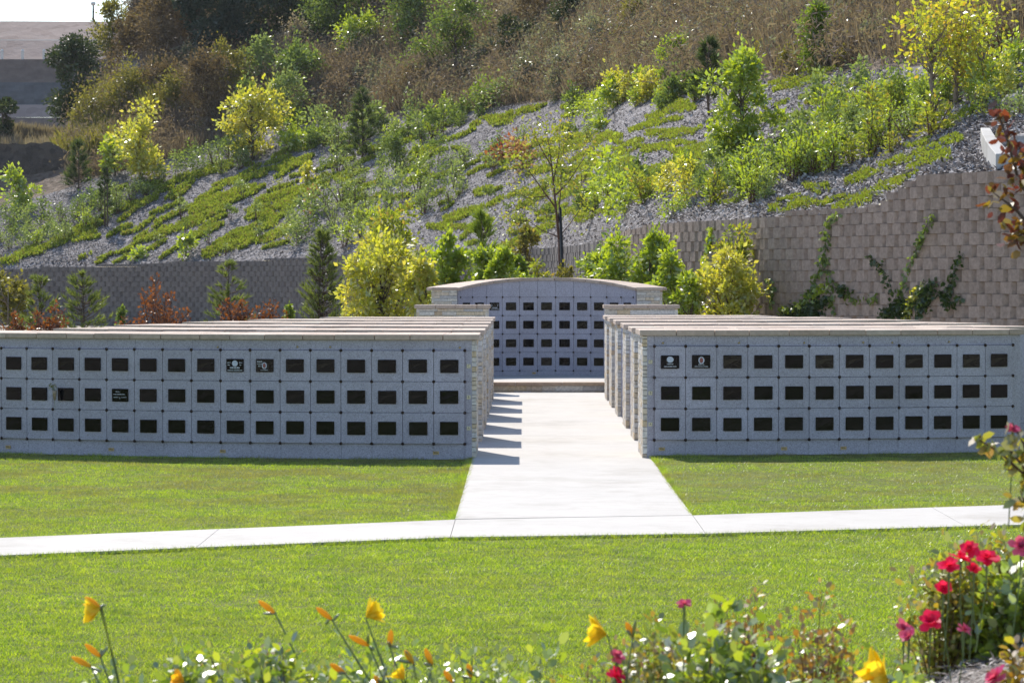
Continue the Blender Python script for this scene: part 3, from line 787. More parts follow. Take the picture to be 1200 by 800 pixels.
# end piers of the curved wall and their stone
ex = R*math.sin(AE); ey = BY+R*math.cos(AE)
for s in (-1, 1):
    mb = MB(); xa, xb = BX+s*(ex+.03), BX+s*(ex+.40)
    x0_, x1_ = min(xa, xb), max(xa, xb)
    mb.box(x0_, x1_, ey+.02, ey+.62, .1, ztop(AE)-.002); bfin('pier_core', mb, M['joint'])
    mb = MB(); ledger(mb, (x0_-.01, ey+.02), (1, 0), x1_-x0_+.02, .15, ztop(AE)-.003, (0, -1), .05, .03, .06, .1, .32)
    ledger(mb, (xb, ey-.01), (0, 1), .6, .15, ztop(AE)-.003, (s, 0), .05); bfin('stone_veneer', mb, M['ledger'])
mb = MB(); n_ = 13
for i in range(n_):
    a0, a1 = -AE-.02+(2*AE+.04)*i/n_, -AE-.02+(2*AE+.04)*(i+1)/n_
    bstrip(mb, a0+.002, a1-.002, .035, -.62, ztop, lambda q: ztop(q)+.048)
for s in (-1, 1):
    xa, xb = BX+s*(ex+.012), BX+s*(ex+.45); x0_, x1_ = min(xa, xb), max(xa, xb)
    mb.box(x0_+.003, x1_, ey-.05, ey+.68, ztop(AE)+.001, ztop(AE)+.049)
bfin('capstone', mb, M['capstone'], .004)

# stone piers standing in front
for (xa, xb, lab) in ((-1.68, -.56, 'tan ledger stone pier with sandstone cap at the left side of the stone platform'), (1.245, 2.37, 'tan ledger stone pier with sandstone cap at the right side of the stone platform')):
    t = thing('stone_pier', lab, 'stone pier', ((xa+xb)/2, 46.2, 0), 0, 'stone piers before the curved wall')
    w = xb-xa
    mb = MB(); mb.box(-w/2+.05, w/2-.05, .05, .45, -.1, 1.335); link('pier_core', mb.mesh('pier_core', M['joint']), t)
    mb = MB(); ledger(mb, (-w/2, .05), (1, 0), w, -.02, 1.334, (0, -1), .05, .035, .07, .12, .4)
    for s in (-1, 1): ledger(mb, (s*(w/2-.05), .0), (0, 1), .5, -.02, 1.334, (s, 0), .05)
    link('stone_veneer', mb.mesh('stone_veneer', M['ledger']), t)
    mb = MB(); x = -w/2-.03
    while x < w/2+.02:
        b = min(x+rng.uniform(.22, .38), w/2+.03); mb.box(x+.003, b-.003, -.035, .55, 1.337, 1.39+rng.uniform(-.002, .002)); x = b
    link('capstone', bevel(mb.mesh('capstone', M['capstone']), .004), t)

# ------------------------------------------------------------------ segmental retaining walls
def wall_curve(p0, p1):
    pxs = np.arange(p0, p1+.1, 2.0 if p1 > p0 else -2.0); pts = []
    for px in pxs:
        ys, ds = column(px); pts.append(((px-CX)/F*ds[0], ds[0], EYE+(HY-ys[0])/F*ds[0]))
    return np.array(pts)
def retaining(label, p0, p1, mat, name='retaining_wall', cw=.43, chh=.2, face=.28, pro=.062):
    P = wall_curve(p0, p1)
    # smooth plan
    for _ in range(6): P[1:-1, :2] = .25*P[:-2, :2]+.5*P[1:-1, :2]+.25*P[2:, :2]
    S = np.r_[0, np.cumsum(np.linalg.norm(np.diff(P[:, :2], axis=0), axis=1))]
    def q(s): return np.array([np.interp(s, S, P[:, k]) for k in range(3)])
    mb = MB(); tot = S[-1]; nmax = int(P[:, 2].max()/chh)+1
    for r in range(nmax):
        s = (r % 2)*cw/2
        while s < tot-cw:
            w = cw
            m = q(s+w/2); z0 = r*chh-.05; z1 = z0+chh
            zt = m[2]+.04
            if z0 > zt-.04: s += w; continue
            if z1 > zt: z1 = max(zt, z0+chh*.5) if zt-z0 < chh*.75 else z1
            a = q(s)[:2]; b = q(s+w)[:2]; t = (b-a); t /= np.linalg.norm(t); nr = np.array([-t[1], t[0]]) if False else np.array([t[1], -t[0]])
            if nr[1] > 0 and abs(nr[1]) > .2: nr = -nr
            if abs(nr[1]) <= .2 and nr[0] > 0: nr = -nr
            bt = -.025*r*0
            e = rng.normal()*.007; pf = face*rng.uniform(.93, 1.07)
            A_ = a+t*.003; B_ = b-t*.003; mid = (a+b)/2
            f0 = mid-t*pf/2+nr*(pro+e); f1 = mid+t*pf/2+nr*(pro+e+rng.normal()*.006)
            bk0 = A_-nr*.3; bk1 = B_-nr*.3
            poly = [bk0, bk1, B_, f1, f0, A_]
            ar = sum(poly[i][0]*poly[(i+1) % 6][1]-poly[(i+1) % 6][0]*poly[i][1] for i in range(6))
            if ar < 0: poly = poly[::-1]
            vs = [(*p, z0+.002) for p in poly]+[(*p, z1-.003) for p in poly]
            mb.add(vs, [tuple(range(5, -1, -1)), tuple(range(6, 12))]+[(i, (i+1) % 6, (i+1) % 6+6, i+6) for i in range(6)])
            s += w
    for i in range(0, len(P)-1):
        a, b = P[i], P[i+1]; t = b[:2]-a[:2]; t = t/(np.linalg.norm(t)+1e-9); nr = np.array([-t[1], t[0]])
        if nr[1] < 0: nr = -nr
        if abs(nr[1]) < .25 and nr[0] < 0: nr = -nr
        q0, q1 = a[:2]+nr*.16, b[:2]+nr*.16
        mb.add([(*q0, -.1), (*q1, -.1), (*q1, b[2]-.06), (*q0, a[2]-.06)], [(0, 1, 2, 3)])
    c = P[len(P)//2]
    me = mb.mesh(name, mat); me.transform(Matrix.Translation(Vector((-c[0], -c[1], 0))))
    return link(name, me, None, (c[0], c[1], 0), 0, label=label, category='retaining wall', kind='thing')
retaining('tall brown split face block retaining wall with stepped top on the right', 704, 1440, M['block'])
retaining('long grey block retaining wall running across the left under the gravel slope', -255, 703, M['blockfar'])
def wall_pt(px, y, out=.1):
    ys, ds = column(px); d = ds[0]-out; return at(px, y, d)

# concrete ditch curb on top of the right wall
mb = MB(); vs = []
CURB = [(1166, 197.5, 48.75), (1160, 190, 49.3), (1154, 181, 50.0), (1150, 173, 50.8), (1148, 166, 51.6)]
pp = [at(*q) for q in CURB]
for i, p in enumerate(pp):
    r = np.array([1., .25, 0])/1.03; wd = .30-.03*i
    for (u, z) in ((0, -.5), (wd, -.5), (wd, .235), (0, .235)): vs.append(p+r*u+np.array([0, 0, z]))
n = len(pp)
mb.add(vs, [(i*4+k, (i+1)*4+k, (i+1)*4+(k+1) % 4, i*4+(k+1) % 4) for i in range(n-1) for k in range(4)]+[(0, 1, 2, 3), tuple((n-1)*4+k for k in (3, 2, 1, 0))])
o = link('concrete_curb', bevel(mb.mesh('concrete_curb', M['curb']), .012), None, (0, 0, 0), 0, label='pale curved concrete curb on top of the right block wall', category='curb')

def boulder(px, y, s, lab):
    p = ter(px, y); mb = MB()
    import bmesh
    bm = bmesh.new(); bmesh.ops.create_icosphere(bm, subdivisions=3, radius=1)
    for v_ in bm.verts:
        k = 1+.35*noise.noise(v_.co*1.3+Vector((px, 0, 0)))+.1*noise.noise(v_.co*4); v_.co = Vector((v_.co.x*s*k, v_.co.y*s*k*.8, v_.co.z*s*k*.65))
    me = bpy.data.meshes.new('boulder'); bm.to_mesh(me); bm.free(); me.materials.append(M['rock'])
    link('boulder', me, None, tuple(p+np.array([0, 0, s*.25])), 0, label=lab, category='boulder', group='boulders near the curb')
boulder(1188, 124, .26, 'pale rounded boulder above the concrete curb')
boulder(1198, 172, .24, 'pale boulder partly hidden behind the red leaved branch')

# ------------------------------------------------------------------ vegetation on the slopes
def column_dense(px):
    ys, ds = column(px); zs = EYE+(HY-ys)/F*ds
    dd = np.concatenate([np.linspace(ds[j], ds[j+1], 60) for j in range(3)])
    zz = np.interp(dd, ds, zs); yv = np.minimum.accumulate(HY-(zz-EYE)/dd*F)
    return yv, dd, zz
LPX = np.arange(-260, 1461, 4.0); LY = np.arange(-110, 330, 2.0)
LD = np.zeros((len(LPX), len(LY)))
for i_, px_ in enumerate(LPX):
    yv, dd, zz = column_dense(px_); LD[i_] = np.interp(-LY, -yv, dd)
def terV(px, y):
    fx = np.clip((px-LPX[0])/4, 0, len(LPX)-1.001); fy = np.clip((y-LY[0])/2, 0, len(LY)-1.001)
    i = fx.astype(int); j = fy.astype(int); a = fx-i; b = fy-j
    d = LD[i, j]*(1-a)*(1-b)+LD[i+1, j]*a*(1-b)+LD[i, j+1]*(1-a)*b+LD[i+1, j+1]*a*b
    P = np.stack([(px-CX)/F*d, d, EYE+(HY-y)/F*d], 1)
    f = np.clip((np.interp(px, CPX, CY[:, 1])-y)/14, 0, 1)          # 0 on the gravel, 1 up in the brush
    lo = np.clip((np.interp(px, CPX, CY[:, 0])-y)/6, 0, 1)          # fades out at the wall top
    P[:, 2] += np.array([l*tnoise(a, b)+(k*(1.0*noise.noise(Vector((a*.11, b*.11, 9)))+.4*noise.noise(Vector((a*.35, b*.35, 5)))) if k > 0 else 0) for a, b, k, l in zip(P[:, 0], P[:, 1], f, lo)])
    return P
def T1(px, y): return terV(np.array([float(px)]), np.array([float(y)]))[0]

# ground cover mats
STRIPS = [(0,312,45,298,12),(42,300,117,257,13),(135,247,185,235,8),(172,280,265,250,14),(237,302,300,277,15),(222,252,300,222,16),(192,222,272,187,11),(250,222,300,207,9),
 (160,226,190,216,7),(300,242,385,215,13),(300,258,350,238,18),(300,210,365,185,9),(380,212,417,203,8),(300,285,350,262,12),(520,254,567,238,9),(500,264,545,262,8),(540,277,572,256,10),
 (570,240,606,228,8),(337,182,390,162,6),(318,200,350,188,6),(487,185,522,165,9),(552,155,600,135,11),(580,150,640,122,7),(695,170,730,160,7),(737,155,775,142,9),(750,148,790,136,8),
 (772,133,807,125,7),(742,174,772,160,8),(772,165,822,150,10),(790,180,852,170,12),(712,190,745,178,9),(775,200,822,180,13),(720,176,750,168,6),(715,202,742,190,8),(725,222,765,207,10),
 (745,205,780,195,8),(775,197,845,182,12),(800,215,824,203,8),(667,220,700,212,9),(617,237,652,227,10),(630,262,690,250,9),(600,285,650,268,10),(560,300,610,285,8),(650,205,690,196,7),
 (900,102,978,88,12),(905,112,962,100,8),(1030,195,1127,165,13),(1105,148,1142,130,15),(1062,200,1112,180,11),(900,250,975,235,11),(937,227,970,220,8),(990,215,1050,187,13),
 (975,245,1060,212,17),(1050,192,1112,178,9),(860,150,905,138,8),(935,205,975,193,8),(820,172,850,160,7),(355,160,395,150,5),(225,280,262,268,8),(110,236,150,222,7),(420,180,465,168,6)]
GEN = [([(10, 308), (120, 250), (210, 212), (330, 165), (395, 165), (395, 215), (330, 290), (230, 302), (170, 300), (60, 312)], 75, -.5, 10),
       ([(395, 165), (590, 136), (690, 122), (700, 160), (590, 200), (560, 285), (430, 290), (395, 230)], 60, -.36, 9),
       ([(590, 200), (700, 150), (830, 115), (860, 180), (820, 215), (740, 235), (700, 265), (600, 285)], 80, -.3, 9),
       ([(860, 130), (1000, 95), (1130, 135), (1130, 175), (1060, 215), (900, 250), (840, 240)], 40, -.27, 10)]
def inside0(x, y, poly):
    c = False; j = len(poly)-1
    for i in range(len(poly)):
        (xi, yi), (xj, yj) = poly[i], poly[j]
        if (yi > y) != (yj > y) and x < (xj-xi)*(y-yi)/(yj-yi)+xi: c = not c
        j = i
    return c
for poly, n, sl, th in GEN:
    k = 0; x_ = [p[0] for p in poly]; y_ = [p[1] for p in poly]
    while k < n:
        a, b = rng.uniform(min(x_), max(x_)), rng.uniform(min(y_), max(y_))
        if not inside0(a, b, poly): continue
        l = rng.uniform(7, 20); q = sl*rng.uniform(.6, 1.2)
        STRIPS.append((a-l, b-l*q, a+l, b+l*q, th*rng.uniform(.3, .62))); k += 1
cov = {'cover': [], 'coverbrown': []}
for (xa, ya, xb, yb, th) in STRIPS:
    th *= .72
    ln = math.hypot(xb-xa, yb-ya); n = int(ln*th*9)
    t = rng.uniform(0, 1, n); s = np.clip(rng.normal(size=n)*.5, -1.4, 1.4)
    px = xa+(xb-xa)*t; py = ya+(yb-ya)*t+s*th*.55*np.sin(PI*np.clip(t, .06, .94))**.5
    keep = np.array([noise.noise(Vector((a*.055+xa, b*.11, 1))) > rng.uniform(-.45, .1) for a, b in zip(px, py)])
    wob = np.array([5*noise.noise(Vector((a*.04, yb, 4))) for a in px])
    P = terV(px[keep], (py+wob)[keep]); P[:, 2] += rng.uniform(-.3, .7, len(P))*.0009*P[:, 1]
    dsel = rng.uniform(0, 1, len(P)) < .22
    cov['cover'].append(P[~dsel]); cov['coverbrown'].append(P[dsel])
for k, lab in (('cover', 'bright green low ground cover mats in strips across the gravel slope'), ('coverbrown', 'dry brown bits among the ground cover mats on the gravel slope')):
    P = np.concatenate(cov[k]); D = np.tile([0, 0, .9], (len(P), 1))
    V, Fq = leaf_polys(P, np.clip(.0011*P[:, 1:2], .05, .14), 4, dirs=D, asp=.42)
    o = link('ground_cover', mesh_np('ground_cover', V, Fq, L[k])); o['kind'] = 'stuff'; o['label'] = lab; o['category'] = 'ground cover'

n = 170000; cx_ = rng.uniform(-80, 1420, n); cu = rng.uniform(0, 1, n)
Y0 = np.interp(cx_, CPX, CY[:, 0]); Y1 = np.interp(cx_, CPX, CY[:, 1]); cy_ = Y0+(Y1-Y0)*cu
P = terV(cx_, cy_); P += np.array([0, 0, .015])
V, Fq = leaf_polys(P, .085, 4, up=2.0, asp=.5, jit=.6, dirs=np.c_[rng.normal(size=(n, 2)), rng.normal(size=n)*.4])
o = link('wood_mulch', mesh_np('wood_mulch', V, Fq, island_mat('mulch_chip', [(.10, .092, .092), (.31, .285, .285), (.44, .415, .415), (.60, .57, .57), (.20, .185, .18)], .9, 20, .3, .01))); o['kind'] = 'stuff'; o['label'] = 'grey mulch chips scattered over the planted slope'; o['category'] = 'mulch'

# dry brush and weeds of the wild hillside (uncountable)
def brush(name, lab, n, poly, mats, hh, ww, blades, seedo):
    xs_, ys_ = [p[0] for p in poly], [p[1] for p in poly]
    pts = []
    while len(pts) < n:
        a, b = rng.uniform(min(xs_), max(xs_)), rng.uniform(min(ys_), max(ys_))
        if inside(a, b, poly) and not bare(a, b) and noise.noise(Vector((a*.02, b*.03, seedo))) > rng.uniform(-.75, .35): pts.append((a, b))
    pts = np.array(pts); P = terV(pts[:, 0], pts[:, 1]); P[:, 2] -= .05
    sc = rng.uniform(.5, 1.4, n)*np.array([1+.6*noise.noise(Vector((a*.03, b*.04, 7))) for a, b in pts])
    Q = np.repeat(P, blades, 0); s = np.repeat(sc, blades)
    a = rng.uniform(0, 2*PI, len(Q)); le = rng.uniform(0, .75, len(Q))
    D = np.c_[np.cos(a)*le, np.sin(a)*le, np.ones(len(Q))]; D /= np.linalg.norm(D, axis=1, keepdims=True)
    Q = Q+np.c_[np.cos(a), np.sin(a), np.zeros(len(Q))]*(rng.uniform(0, .3, len(Q))*s)[:, None]
    sd = np.cross(D, rand_unit(len(Q))); sd /= np.linalg.norm(sd, axis=1, keepdims=True)
    l = (hh*s*rng.uniform(.5, 1.1, len(Q)))[:, None]; w = ww*rng.uniform(.6, 1.3, (len(Q), 1))
    V = np.stack([Q-sd*w*.5, Q+sd*w*.5, Q+D*l*.6+sd*w, Q+D*l], 1).reshape(-1, 3)
    o = link(name, mesh_np(name, V, np.arange(len(V)).reshape(-1, 4), L[mats])); o['kind'] = 'stuff'; o['label'] = lab; o['category'] = 'dry brush'
def bare(a, b):
    return a > 860 and noise.noise(Vector((a*.012, b*.03, 77))) > -.25 and rng.uniform() < .7
def inside(x, y, poly):
    c = False; j = len(poly)-1
    for i in range(len(poly)):
        (xi, yi), (xj, yj) = poly[i], poly[j]
        if (yi > y) != (yj > y) and x < (xj-xi)*(y-yi)/(yj-yi)+xi: c = not c
        j = i
    return c
WILD = [(84, 216), (110, 205), (200, 186), (330, 138), (520, 128), (650, 114), (740, 104), (900, 92), (1020, 80), (1100, 70), (1240, 60), (1260, -60), (170, -60), (140, 60), (100, 130), (88, 165)]
brush('dry_brush', 'brown dry brush covering the wild upper hillside', 15000, WILD, 'brush', .62, .022, 15, 3)
brush('dry_weeds', 'pale tan dry weeds scattered through the brown brush', 5000, WILD, 'brushpale', .6, .018, 12, 11)
brush('dull_scrub', 'dull grey green low scrub between the dry brush', 3600, [(230, 180), (330, 135), (650, 112), (800, 100), (1000, 80), (980, 10), (820, -30), (600, -50), (200, -50), (200, 100)], 'greysage', .5, .035, 12, 17)
brush('olive_scrub', 'olive yellow scrub on the spur below the dark oak', 2200, [(68, 160), (100, 150), (135, 100), (200, 78), (215, 110), (180, 150), (110, 190), (70, 200)], 'olive', .6, .05, 14, 23)
brush('valley_weeds', 'tan dry grass below the far terraces', 1800, [(-60, 160), (75, 156), (112, 160), (100, 172), (60, 168), (-60, 168)], 'brushpale', .5, .03, 10, 29)
# twiggy clods filling the brush: short stubs in every direction
def clods(name, lab, n, poly, mt, rad, ls, per, seedo):
    xs_, ys_ = [p[0] for p in poly], [p[1] for p in poly]; pts = []
    while len(pts) < n:
        a, b = rng.uniform(min(xs_), max(xs_)), rng.uniform(min(ys_), max(ys_))
        if inside(a, b, poly) and not bare(a, b) and noise.noise(Vector((a*.018, b*.025, seedo))) > rng.uniform(-.6, .5): pts.append((a, b))
    pts = np.array(pts); P = terV(pts[:, 0], pts[:, 1]); r = rad*rng.uniform(.4, 1.5, n)
    Q = np.repeat(P, per, 0)+rng.normal(size=(n*per, 3))*np.repeat(r, per)[:, None]*np.array([.6, .6, .42])+np.array([0, 0, 1])*np.repeat(r, per)[:, None]*.5
    V, Fq = leaf_polys(Q, ls, 4, asp=.22, up=.2)
    o = link(name, mesh_np(name, V, Fq, L[mt])); o['kind'] = 'stuff'; o['label'] = lab; o['category'] = 'dry brush'
clods('twiggy_brush', 'twiggy dull brown bushes merging into one mass on the upper hillside', 1500, WILD, 'brush', .85, .2, 110, 41)
clods('grey_scrub', 'grey green twiggy bushes mixed among the brown brush of the upper hillside', 420, [(300, 140), (650, 112), (800, 100), (1000, 80), (980, 0), (820, -40), (400, -50), (330, 60)], 'greysage', .7, .16, 110, 53)
clods('pale_brush', 'pale tan dry bushes between the brown ones on the upper hillside', 450, WILD, 'brushpale', .6, .17, 90, 47)

# wild shrubs and trees: (px, base y, height px, width px, leaves, name, label, nclump, leaf size px)
WILDP = [
 (92, 132, 92, 78, 'dark', 'oak_tree', 'dark rounded oak tree standing at the left end of the hill before the far terraces', 34, 3.0, 1.0),
 (133, 62, 66, 46, 'olive', 'wild_tree', 'pale olive tree on the skyline beside the dark oak', 18, 2.6, .8),
 (150, 80, 80, 40, 'brown', 'dry_shrub', 'brown dry shrub hanging over the pale cliff', 14, 2.4, .8),
 (192, 62, 74, 76, 'brown', 'dry_shrub', 'big brown shrub crowning the pale cliff at the top of the hill', 26, 2.4, 1),
 (232, 70, 100, 60, 'euc', 'eucalyptus_tree', 'tall dark blue green tree at the top left, nearest the brown shrub', 26, 3, 1),
 (275, 62, 110, 84, 'euc', 'eucalyptus_tree', 'broad dark blue green tree in the middle of the dark clump at the top', 30, 3, 1),
 (325, 40, 90, 70, 'dark', 'eucalyptus_tree', 'dark tree at the right end of the dark clump at the top', 26, 3, 1),
 (222, 84, 36, 30, 'greysage', 'wild_shrub', 'grey green shrub below the dark trees at the foot of the brown shrub', 12, 2.6, 1),
 (205, 92, 30, 34, 'brown', 'dry_shrub', 'brown shrub at the right edge of the pale cliff', 12, 2.4, 1),
 (245, 138, 76, 58, 'brown', 'dry_shrub', 'dark brown shrub under the dark tree clump', 24, 2.4, 1),
 (268, 118, 60, 54, 'olive', 'wild_shrub', 'olive shrub under the broad dark tree', 16, 2.4, .8),
 (205, 135, 42, 44, 'olive', 'wild_shrub', 'olive shrub between the spur and the dark brown shrub', 16, 2.4, 1),
 (150, 130, 50, 64, 'olive', 'wild_shrub', 'yellow olive shrub on the spur right of the dark oak', 22, 2.4, 1),
 (108, 152, 40, 60, 'olive', 'wild_shrub', 'yellow olive shrub at the lower tip of the spur', 22, 2.4, 1),
 (188, 112, 34, 52, 'brown', 'wild_shrub', 'brown shrub below the pale cliff', 14, 2.4, 1),
 (308, 110, 62, 46, 'sage', 'wild_shrub', 'grey green airy shrub left of the dry pink brown brush', 14, 2.6, .7),
 (338, 150, 66, 52, 'sage', 'wild_shrub', 'pale green airy shrub above the yellow leaved tree', 14, 2.6, .7),
 (345, 72, 54, 46, 'tan', 'dry_shrub', 'pinkish tan dry shrub between green shrubs', 18, 2.2, .8),
 (362, 62, 42, 40, 'dark', 'wild_shrub', 'dark green shrub beside the tan dry shrub', 14, 2.8, 1),
 (398, 60, 66, 60, 'green', 'wild_shrub', 'green shrub at the top, right of the dark clump', 20, 2.8, 1),
 (445, 26, 60, 70, 'dark', 'wild_tree', 'dark green tree at the top edge left of the dry slope', 22, 3, 1),
 (422, 70, 46, 54, 'lime', 'wild_shrub', 'lighter yellow green shrub under the green shrub near the top', 16, 2.8, .8),
 (535, 82, 82, 58, 'green', 'wild_shrub', 'tall airy green shrub alone in the dry brush', 20, 2.6, .75),
 (500, 98, 48, 50, 'green', 'wild_shrub', 'green shrub left of the tall airy one in the dry brush', 16, 2.6, .8),
 (466, 102, 18, 22, 'lime', 'wild_shrub', 'little leafy green shrub low in the dry brush', 7, 2.4, .8),
 (577, 122, 30, 40, 'pinebright', 'wild_shrub', 'dense low bright green shrub at the top edge of the gravel slope', 16, 2.6, 1.3),
 (655, 112, 62, 44, 'greysage', 'wild_shrub', 'grey sage shrub in the middle of the dry brush', 14, 2.4, .6),
 (705, 78, 60, 56, 'greysage', 'wild_shrub', 'broad grey sage shrub near the top middle', 18, 2.4, .6),
 (690, 100, 40, 40, 'brown', 'dry_shrub', 'dark dry shrub below the broad sage shrub', 14, 2.2, .8),
 (740, 50, 60, 44, 'olive', 'wild_shrub', 'olive shrub with yellow leaves near the top middle', 12, 2.4, .6),
 (792, 96, 62, 46, 'lime', 'wild_shrub', 'upright yellow green shrub behind the staked pine', 12, 2.4, .55),
 (765, 100, 30, 34, 'olive', 'wild_shrub', 'small olive shrub above the yellow green bushes', 10, 2.2, .7),
 (888, 92, 40, 34, 'olive', 'wild_shrub', 'olive weed clump behind the bright green tree', 9, 2.2, .5),
 (958, 86, 82, 44, 'pinebright', 'wild_tree', 'bushy narrow green tree alone on the brown hill, upper right', 20, 2.6, 1.1),
 (930, 90, 48, 40, 'olive', 'wild_shrub', 'pale weedy shrub left of the narrow green tree', 8, 2.2, .45),
 (990, 84, 40, 30, 'olive', 'wild_shrub', 'pale weedy shrub right of the narrow green tree', 7, 2.2, .45),
 (4, 166, 62, 32, 'dark', 'wild_tree', 'dark tree cut by the left edge below the far terraces', 16, 3, 1),
 (600, 40, 50, 60, 'tan', 'dry_shrub', 'pale tan dry shrub near the top, right of the airy green shrub', 18, 2.2, .8),
 (560, 20, 50, 56, 'brown', 'dry_shrub', 'dark brown dry shrub at the top edge above the airy green shrub', 18, 2.2, .9),
 (640, 30, 60, 70, 'brown', 'dry_shrub', 'dark brown brush mass at the top edge left of the sage shrub', 20, 2.2, .9),
 (610, 62, 44, 60, 'dark', 'wild_shrub', 'dark green shrub in the brown brush above the middle of the slope', 14, 2.6, .9),
 (575, 70, 36, 44, 'greysage', 'wild_shrub', 'grey shrub right of the tall airy green one', 12, 2.4, .7),
 (672, 36, 44, 62, 'dark', 'wild_shrub', 'dark shrub at the top edge above the broad sage shrub', 14, 2.6, .9),
 (760, 30, 40, 50, 'greysage', 'wild_shrub', 'grey brush clump at the top edge right of centre', 12, 2.4, .6),
 (830, 44, 36, 50, 'brushpale', 'dry_shrub', 'pale dry bush at the top edge right of centre', 12, 2.2, .7),
 (480, 120, 40, 60, 'brown', 'dry_shrub', 'dull brown bush just above the upper row of green shrubs', 14, 2.2, .8),
 (385, 128, 46, 60, 'brush', 'dry_shrub', 'mauve brown bush above the left part of the upper row', 14, 2.2, .9),
 (420, 98, 40, 54, 'brush', 'dry_shrub', 'mauve brown bush below the lighter green shrub', 14, 2.2, .9),
 (290, 140, 40, 40, 'green', 'wild_shrub', 'green shrub behind the second yellow leaved tree', 10, 2.6, .8),
 (378, 34, 80, 92, 'dark', 'wild_tree', 'wide dark green tree at the top edge right of the blue green clump', 30, 3, 1),
 (480, 44, 70, 70, 'green', 'wild_shrub', 'green shrub mass at the top edge left of the tall airy shrub', 22, 2.8, .9),
 (350, 112, 46, 60, 'green', 'wild_shrub', 'green shrub below the tan dry shrub', 16, 2.8, .9),
 (440, 90, 34, 44, 'greysage', 'wild_shrub', 'grey green shrub in the mauve brush left of centre', 12, 2.4, .8),
 (622, 92, 36, 50, 'greysage', 'wild_shrub', 'grey green shrub low in the brush right of the dense bright one', 12, 2.4, .7),
 (730, 84, 34, 44, 'greysage', 'wild_shrub', 'grey green shrub behind the yellow green bushes', 12, 2.4, .7),
 (860, 60, 36, 40, 'olive', 'wild_shrub', 'olive shrub high above the bright green tree', 10, 2.4, .6),
 (1030, 60, 40, 44, 'greysage', 'wild_shrub', 'grey shrub left of the big yellow tree', 10, 2.4, .6),
 (1172, 62, 60, 40, 'brown', 'dry_shrub', 'brown dry shrub behind the yellow tree at the upper right', 14, 2.2, .8),
]
for (px, yb, hp, wp, mt, nm, lab, nc, lp, dn) in WILDP:
    p = T1(px, yb); m = p[1]/F; h, w = hp*m, wp*m
    nl = int(hp*wp*1.3*dn)+160
    mb, V, Fq = crown_tree(h*1.05, w*1.1, nl, lp*1.3*m, 4, .12, int(nc*1.5), .17, 'round', low=.04, r0=.012*h+.02, soft=mt not in ('dark', 'euc'))
    p[2] -= .25
    plant(nm, lab, 'tree' if 'tree' in nm else 'shrub', tuple(p), mb, V, Fq, mt, group=None)

# pale eroded cliff: sheet of bare earth proud of the spur
V = []; cn, cr = 22, 14
for i in range(cn):
    for j in range(cr):
        u = i/(cn-1); t = j/(cr-1); px = 132+62*u-8*t; y = 48+40*t+8*math.sin(u*3)
        p = T1(px, y); k = math.sin(PI*u)*math.sin(PI*t); p[1] -= -.3+2.2*k+.8*k*noise.noise(Vector((u*7, t*5, 2))); V.append(p)
o = link('eroded_cliff', mesh_np('eroded_cliff', V, [(i*cr+j, (i+1)*cr+j, (i+1)*cr+j+1, i*cr+j+1) for i in range(cn-1) for j in range(cr-1)], M['cliff'], smooth=True)); o['kind'] = 'structure'
# brown earth mound at the left edge
V = []; cn, cr = 26, 12
for i in range(cn):
    for j in range(cr):
        u = i/(cn-1); t = j/(cr-1); px = -60+150*u; d = 134+1.7*t
        top = 168+14*max(0, (px-50)/40)**2; y = 236*(1-t)+top*t
        p = at(px, y, d); p[2] += .3*noise.noise(Vector((px*.06, t*4, 3))); V.append(p)
    p = at(px, 168, 142); V[-1] = p if False else V[-1]
o = link('earth_mound', mesh_np('earth_mound', V, [(i*cr+j, (i+1)*cr+j, (i+1)*cr+j+1, i*cr+j+1) for i in range(cn-1) for j in range(cr-1)], M['mound'], smooth=True)); o['kind'] = 'structure'

# ---- slope shrubs: variants made once, then copied
def variant(nm, h, w, mat, nl, ls, ns, spread, lo=.15, asp=.5):
    mb, V, Fq = shrub_mesh(nm, h, w, mat, nl, ls, ns, lo, spread, asp=asp); return merge_two(nm, mb, V, Fq, [M['twig'], L[mat]])
def vset(mts, nl, ls, ns, sp, lo=.15):
    out_ = []
    for k in range(7):
        mt = mts[k % len(mts)]
        if k % 3 == 2:
            mb, V, Fq = crown_tree(1, rng.uniform(.8, 1.2), int(nl*1.2), ls, 4, .15, 9, .2, 'round', low=.08, r0=.012)
            out_.append(merge_two('slope_shrub', mb, V, Fq, [M['twig'], L[mt]]))
        else: out_.append(variant('slope_shrub', rng.uniform(.8, 1.15), rng.uniform(.5, 1.0), mt, int(nl*rng.uniform(.6, 1.3)), ls*rng.uniform(.8, 1.25), max(4, int(ns*rng.uniform(.6, 1.3))), sp*rng.uniform(.7, 1.3), lo*rng.uniform(.5, 2)))
    return out_
VAR = {'green': vset(('green', 'green', 'sage', 'lime'), 300, .11, 9, .085), 'sage': vset(('sage', 'sage', 'green', 'lime'), 280, .10, 9, .08),
       'lime': vset(('lime', 'lime', 'yellow', 'green', 'mixed'), 380, .11, 10, .11), 'dense': vset(('green', 'lime', 'sage', 'lime', 'mixed'), 520, .085, 13, .09),
       'thin': vset(('sage', 'green', 'mixed'), 130, .10, 6, .06, .35)}
